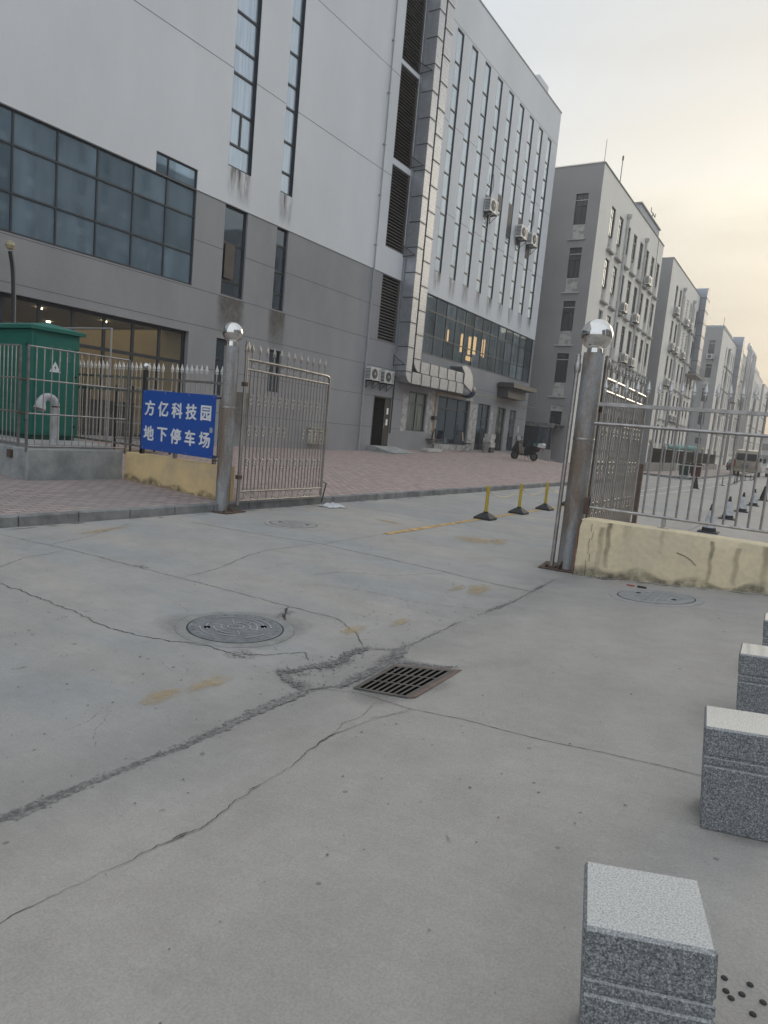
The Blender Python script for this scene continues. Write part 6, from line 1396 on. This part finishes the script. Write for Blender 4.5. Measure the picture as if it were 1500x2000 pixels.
# ------------------------------------------------------------------ minibus seen from behind and a white car beyond
def car_shell(t,prof,w,m,taper=.86,name='body'):
    """side profile (y,z) swept across the width with rounded, inward-leaning sides"""
    b=MB(); n=len(prof); zs=[z for _,z in prof]; z0,z1=min(zs),max(zs); sec=[(-1,1),(-.97,.97),(-.8,1.0)]
    xs=[-w/2,-w/2+.05,-w/2+.22,w/2-.22,w/2-.05,w/2]; inset=[.10,.03,0,0,.03,.10]
    cy=sum(p[0] for p in prof)/n; cz=(z0+z1)/2
    for x,i in zip(xs,inset):
        for y,z in prof:
            k=1-i*.9; lean=1-(1-taper)*max(0,(z-.95)/(z1-.95)) ; b.v.append((x*lean,cy+(y-cy)*(1-i*.25),cz+(z-cz)*k if z>cz else z0+(z-z0)*(1-i*.2)+i*.5))
    for s in range(len(xs)-1):
        for i in range(n): a=s*n+i; c=s*n+(i+1)%n; b.f.append((a,c,c+n,a+n))
    b.f.append(tuple(range(n))[::-1]); b.f.append(tuple((len(xs)-1)*n+k for k in range(n)))
    return inst(name,b.mesh(name,m,smooth=True),t)
def wheel_at(t,x,y,r):
    b=MB(); b.lathe([(r*.9,-.10),(r,-.08),(r,.08),(r*.9,.10)],(x,y,r),18,'x'); w=inst('wheel',b.mesh('wheel',RUBB,smooth=True),t)
    b=MB(); b.lathe([(r*.6,-.105),(r*.6,.105)],(x,y,r),14,'x'); inst('rim',b.mesh('rim',MATS['grey_rim']),w)
BEIGE=mat('beige_car_paint',(.27,.235,.175),.35,.2,var=.04,coat=.5)
t=thing('minibus',(-5.4,71.2,0),'beige minibus seen from behind, driving away down the street','minibus')
car_shell(t,[(-2.65,.42),(-2.75,.75),(-2.72,1.15),(-2.60,1.9),(-2.42,2.30),(-1.9,2.42),(1.2,2.40),(1.7,2.2),(2.35,1.35),(2.75,1.05),(2.8,.42)],2.0,BEIGE)
for s in (-1,1):
    for y in (-1.7,1.75): wheel_at(t,s*.88,y,.36)
b=MB(); M=Matrix.Translation((0,-2.745,1.42))@Matrix.Rotation(rad(-9),4,'X'); b.prism([(-.80,.06),(-.62,-.0),(.62,-.0),(.80,.06),(.76,.56),(.70,.62),(-.70,.62),(-.76,.56)],0,.02,M=M@Matrix.Rotation(rad(90),4,'X')); inst('rear_window',b.mesh('rear_window',mat('black_rear_glass',(.012,.013,.015),.3,0,spec=.25)),t)
for s in (-1,1):
    b=MB(); b.box(s*.86-.06,-2.78,.85,s*.86+.06,-2.70,1.42,bev=.02); inst('tail_light',b.mesh('tail_light',mat('red_lens',(.3,.02,.02),.3)),t)
    b=MB(); b.box(s*.98-.01,-1.9,1.4,s*.98+.01,1.4,2.05); inst('side_window',b.mesh('side_window',GD),t)
    b=MB(); b.box(s*1.05,1.9,1.3,s*1.28,2.0,1.75,bev=.03); inst('wing_mirror',b.mesh('wing_mirror',PLBLK),t)
b=MB(); b.box(-.85,-2.85,.40,.85,-2.68,.62,bev=.03); inst('bumper',b.mesh('bumper',BEIGE),t)
b=MB(); b.box(-.35,-2.80,.98,.35,-2.76,1.05); inst('trim_bar',b.mesh('trim_bar',mat('dark_trim',(.08,.07,.06),.5)),t)
b=MB(); b.box(-.22,-2.79,.80,.22,-2.77,.93); inst('number_plate',b.mesh('number_plate',mat('plate_blue',(.05,.09,.25),.5)),t)
b=MB(); b.box(-.55,-2.762,1.16,-.47,-2.74,1.24); b.box(-.40,-2.762,1.17,.40,-2.745,1.21); inst('rear_badge',b.mesh('rear_badge',mat('badge',(.25,.12,.10),.5)),t)
WCAR=mat('white_car_paint',(.60,.60,.60),.3,0,var=.03,coat=.5)
def sedan(x,y,label,m):
    t=thing('parked_car',(x,y,0),label,'car','cars down the street')
    car_shell(t,[(-2.2,.35),(-2.3,.7),(-2.2,.98),(-1.6,1.02),(-1.1,1.42),(.3,1.46),(1.0,1.02),(2.0,.88),(2.2,.6),(2.15,.35)],1.75,m)
    for s in (-1,1):
        for yy in (-1.35,1.35): wheel_at(t,s*.76,yy,.32)
        b=MB(); b.box(s*.6-.15,-2.31,.72,s*.6+.15,-2.26,.86); inst('tail_light',b.mesh('tail_light',MATS['red_lens']),t)
    b=MB(); M=Matrix.Translation((0,-1.62,1.02))@Matrix.Rotation(rad(-50),4,'X'); b.box(-.62,-.02,0,.62,.0,.5,M=M); inst('rear_window',b.mesh('rear_window',GD),t)
sedan(-3.4,79,'small white car, mostly hidden by the minibus',WCAR); sedan(-3.3,108,'distant white car farther down the street',WCAR); sedan(-8.2,92,'dark car parked by the far buildings',mat('dark_car_paint',(.03,.03,.035),.3,coat=.5))
# ------------------------------------------------------------------ far fence with pillars, globe lamps, bins and green shelter
def far_fence():
    t=thing('panel_fence',(-9.7,66,0),'black panel fence on a low grey wall along the far pavement','fence')
    b=MB(); b.box(-9.85,48.0,.1,-9.65,86,.72,bev=.02); b.build('low_wall',mat('far_wall_grey',(.30,.285,.265),.9,0,var=.1,scale=1),t)
    ys=[49.2,54.0,58.5,63.5,68.5,73.5,78.5,83.5]
    for a,c in zip(ys,ys[1:]): b=MB(); b.box(-9.75,a+.14,.722,-9.67,c-.14,1.72); b.build('panel',mat('black_panel',(.015,.015,.015),.95,spec=.05),t)
    for y in ys: b=MB(); b.box(-9.86,y-.14,.1,-9.60,y+.14,1.9,bev=.02); b.build('pillar',mat('far_pillar_grey',(.32,.31,.30),.9),t)
    names='first second third fourth fifth sixth seventh eighth'.split()
    for i,y in enumerate(ys):
        g=thing('globe_lamp',(-9.75,y,1.9),'%s globe lamp from the camera, on a pillar of the black fence'%names[i],'lamp','globe lamps on the fence pillars')
        b=MB(); b.lathe([(.07,0),(.05,.06)],(0,0,0),10); inst('lamp_base',b.mesh('lamp_base',DARKM),g)
        b=MB(); b.lathe([(.17*math.sin(math.pi*k/10)+.0001,.22-.17*math.cos(math.pi*k/10)) for k in range(11)],(0,0,0),16); inst('globe',b.mesh('globe',mat('globe_cream',(.50,.44,.30),.4) if i!=1 else mat('globe_white',(.66,.66,.66),.35),smooth=True),g)
far_fence()
for i,(x,y,c,l) in enumerate(((-6.75,44.9,(.012,.05,.03),'green rubbish bin in the white frame, left of the red one'),(-6.15,45.3,(.085,.02,.02),'red rubbish bin in the white frame, right of the green one'))):
    t=thing('rubbish_bin',(x,y,.125),l,'bin','rubbish bins by the pavement corner'); m=mat('bin_paint_%d'%i,c,.5)
    b=MB(); b.add([(-.25,-.28,.03),(.25,-.28,.03),(.25,.28,.03),(-.25,.28,.03),(-.3,-.34,.82),(.3,-.34,.82),(.3,.34,.82),(-.3,.34,.82)],[(0,3,2,1),(4,5,6,7),(0,1,5,4),(1,2,6,5),(2,3,7,6),(3,0,4,7)]); inst('bin_body',b.mesh('bin_body',m),t)
    b=MB(); b.box(-.32,-.36,.822,.32,.36,.88,bev=.02); inst('lid',b.mesh('lid',m),t)
t=thing('bin_frame',(-6.45,44.5,.12),'white tubular frame around the green and red bins','frame'); b=MB()
for x in (-7.15,-6.75,-6.45,-6.15,-5.75): b.tube([(x,44.45,.12),(x,44.45,.85)],.025,5)
for z in (.2,.85): b.tube([(-7.15,44.45,z),(-5.75,44.45,z)],.025,5)
b.tube([(-7.15,44.45,.85),(-7.15,44.5,1.7),(-7.1,44.5,2.6)],.02,5); b.build('tubes',WPAINT,t)
t=thing('green_roof_roll',(-9.0,57,1.75),'mint green rolled canopy above the black fence','canopy'); b=MB(); b.tube([(-9.75,55.5,1.95),(-8.0,56.4,1.97)],.2,14); b.build('roll',mat('mint_sheet',(.24,.40,.36),.6),t,smooth=True); b=MB(); b.tube([(-9.75,55.5,.72),(-9.75,55.5,1.8)],.03,5); b.tube([(-8.05,56.3,.11),(-8.05,56.3,1.8)],.03,5); b.build('support',DARKM,t)
t=thing('yellow_barrier',(-7.25,30.0,.0),'faded yellow barrier frame by the kerb, seen through the right gate leaf','barrier'); b=MB()
for z in (.25,.5,.75,1.0): b.box(-7.6,29.9,z,-6.7,29.98,z+.1)
b.build('board',mat('faded_yellow',(.42,.36,.17),.7,0,var=.2,scale=6),t); b=MB()
for x in (-7.58,-6.78): b.box(x-.03,29.85,.004,x+.03,30.05,1.15)
b.build('leg',mat('faded_yellow',(.42,.36,.17),.7),t)
t=thing('rusty_gate_stop',(-2.22,10.78,0),'brown rusted square post at the far end of the right gate leaf','post'); b=MB(); b.box(-2.25,10.72,.0,-2.19,10.80,1.3,bev=.006); b.build('post',mat('brown_rust_post',(.20,.14,.11),.8,0,col2=(.10,.07,.06),scale=9),t); b=MB(); b.box(-2.32,10.68,.004,-2.12,10.88,.02); b.build('foot_plate',RUST,t)

# ------------------------------------------------------------------ hazy evening air down the street
hz=bpy.data.materials.new('haze_air'); hz.use_nodes=True; nt=hz.node_tree; nt.nodes.remove(nt.nodes['Principled BSDF']); pv=nt.nodes.new('ShaderNodeVolumePrincipled')
pv.inputs['Density'].default_value=.0015; pv.inputs['Color'].default_value=(.97,.96,.94,1); pv.inputs['Anisotropy'].default_value=.3; nt.links.new(pv.outputs[0],nt.nodes['Material Output'].inputs['Volume'])
b=MB(); b.box(-70,-60,-1,75,300,45); o=b.build('haze',hz,off=(0,0,0)); tag(o,'thin pale haze filling the street','haze',kind='stuff')
S.cycles.volume_bounces=0

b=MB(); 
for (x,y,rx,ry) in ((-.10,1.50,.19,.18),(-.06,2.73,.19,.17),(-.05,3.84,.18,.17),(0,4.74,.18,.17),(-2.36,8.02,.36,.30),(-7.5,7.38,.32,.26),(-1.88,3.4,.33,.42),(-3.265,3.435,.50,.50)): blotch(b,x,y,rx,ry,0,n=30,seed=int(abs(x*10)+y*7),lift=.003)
tag(b.build('foot_dirt_shade',worn('foot_dirt_shade',(.19,.185,.175),.56,14,soft=.4,edge=True),off=(0,0,0)),kind='structure')  # dirt rings with contact shade painted in round the feet
b=MB(); rr=random.Random(21)
for i in range(70):
    x=rr.uniform(-2.1,2.0); blotch(b,x,7.74-rr.uniform(0,.08),rr.uniform(.02,.09),rr.uniform(.008,.03),0,n=10,seed=i,lift=.003)
for i in range(40):
    y=rr.uniform(2,16); blotch(b,-7.40+rr.uniform(-.02,.06),y,rr.uniform(.01,.04),rr.uniform(.04,.2),0,n=10,seed=i+200,lift=.003)
tag(b.build('edge_dirt',worn('edge_dirt',(.15,.14,.125),.58,18,soft=.3,edge=True),off=(0,0,0)),kind='structure')

b=MB()
for (x,y,rx,ry,a) in ((-2.36,3.42,.07,.26,.1),(-2.44,3.08,.14,.07,.3),(-2.30,2.97,.10,.07,0),(-2.16,3.72,.10,.14,.2),(-2.13,3.35,.05,.24,0),(-1.92,3.72,.20,.05,.2),(-2.40,3.72,.05,.13,0),(-3.28,3.98,.06,.13,.3),(-2.86,3.08,.12,.10,0),(-2.20,5.55,.05,.18,0),(-2.24,6.75,.04,.22,0),(-2.215,2.0,.035,.35,0),(-2.245,1.35,.03,.3,0),(-5.15,4.12,.10,.06,0)): blotch(b,x,y,rx,ry,a,n=26,seed=int(abs(x*31)+y*13),lift=.0048)
tag(b.build('crumbled_patch',worn('crumbled_dark',(.16,.157,.152),.46,42,soft=.10,detail=8,edge=True),off=(0,0,0)),kind='structure')
b=MB()
for i,(cx,cy,rx,ry,n) in enumerate(((-3.6,1.9,1.3,.9,90),(-2.7,4.8,.5,1.0,60),(-2.32,3.3,.12,.45,40),(-4.6,6.5,1.5,1.2,60),(-1.2,2.4,.9,1.4,30))):
    rr=random.Random(i+5)
    for k in range(n): x,y=rr.gauss(cx,rx*.5),rr.gauss(cy,ry*.5); q=rr.uniform(.002,.009); blotch(b,x,y,q,q*rr.uniform(.7,1.8),rr.uniform(0,3),n=8,seed=k+i*100,lift=.0042)
tag(b.build('surface_pits',worn('pit_dark',(.10,.10,.10),.72,40,soft=.3,edge=True),off=(0,0,0)),kind='structure')
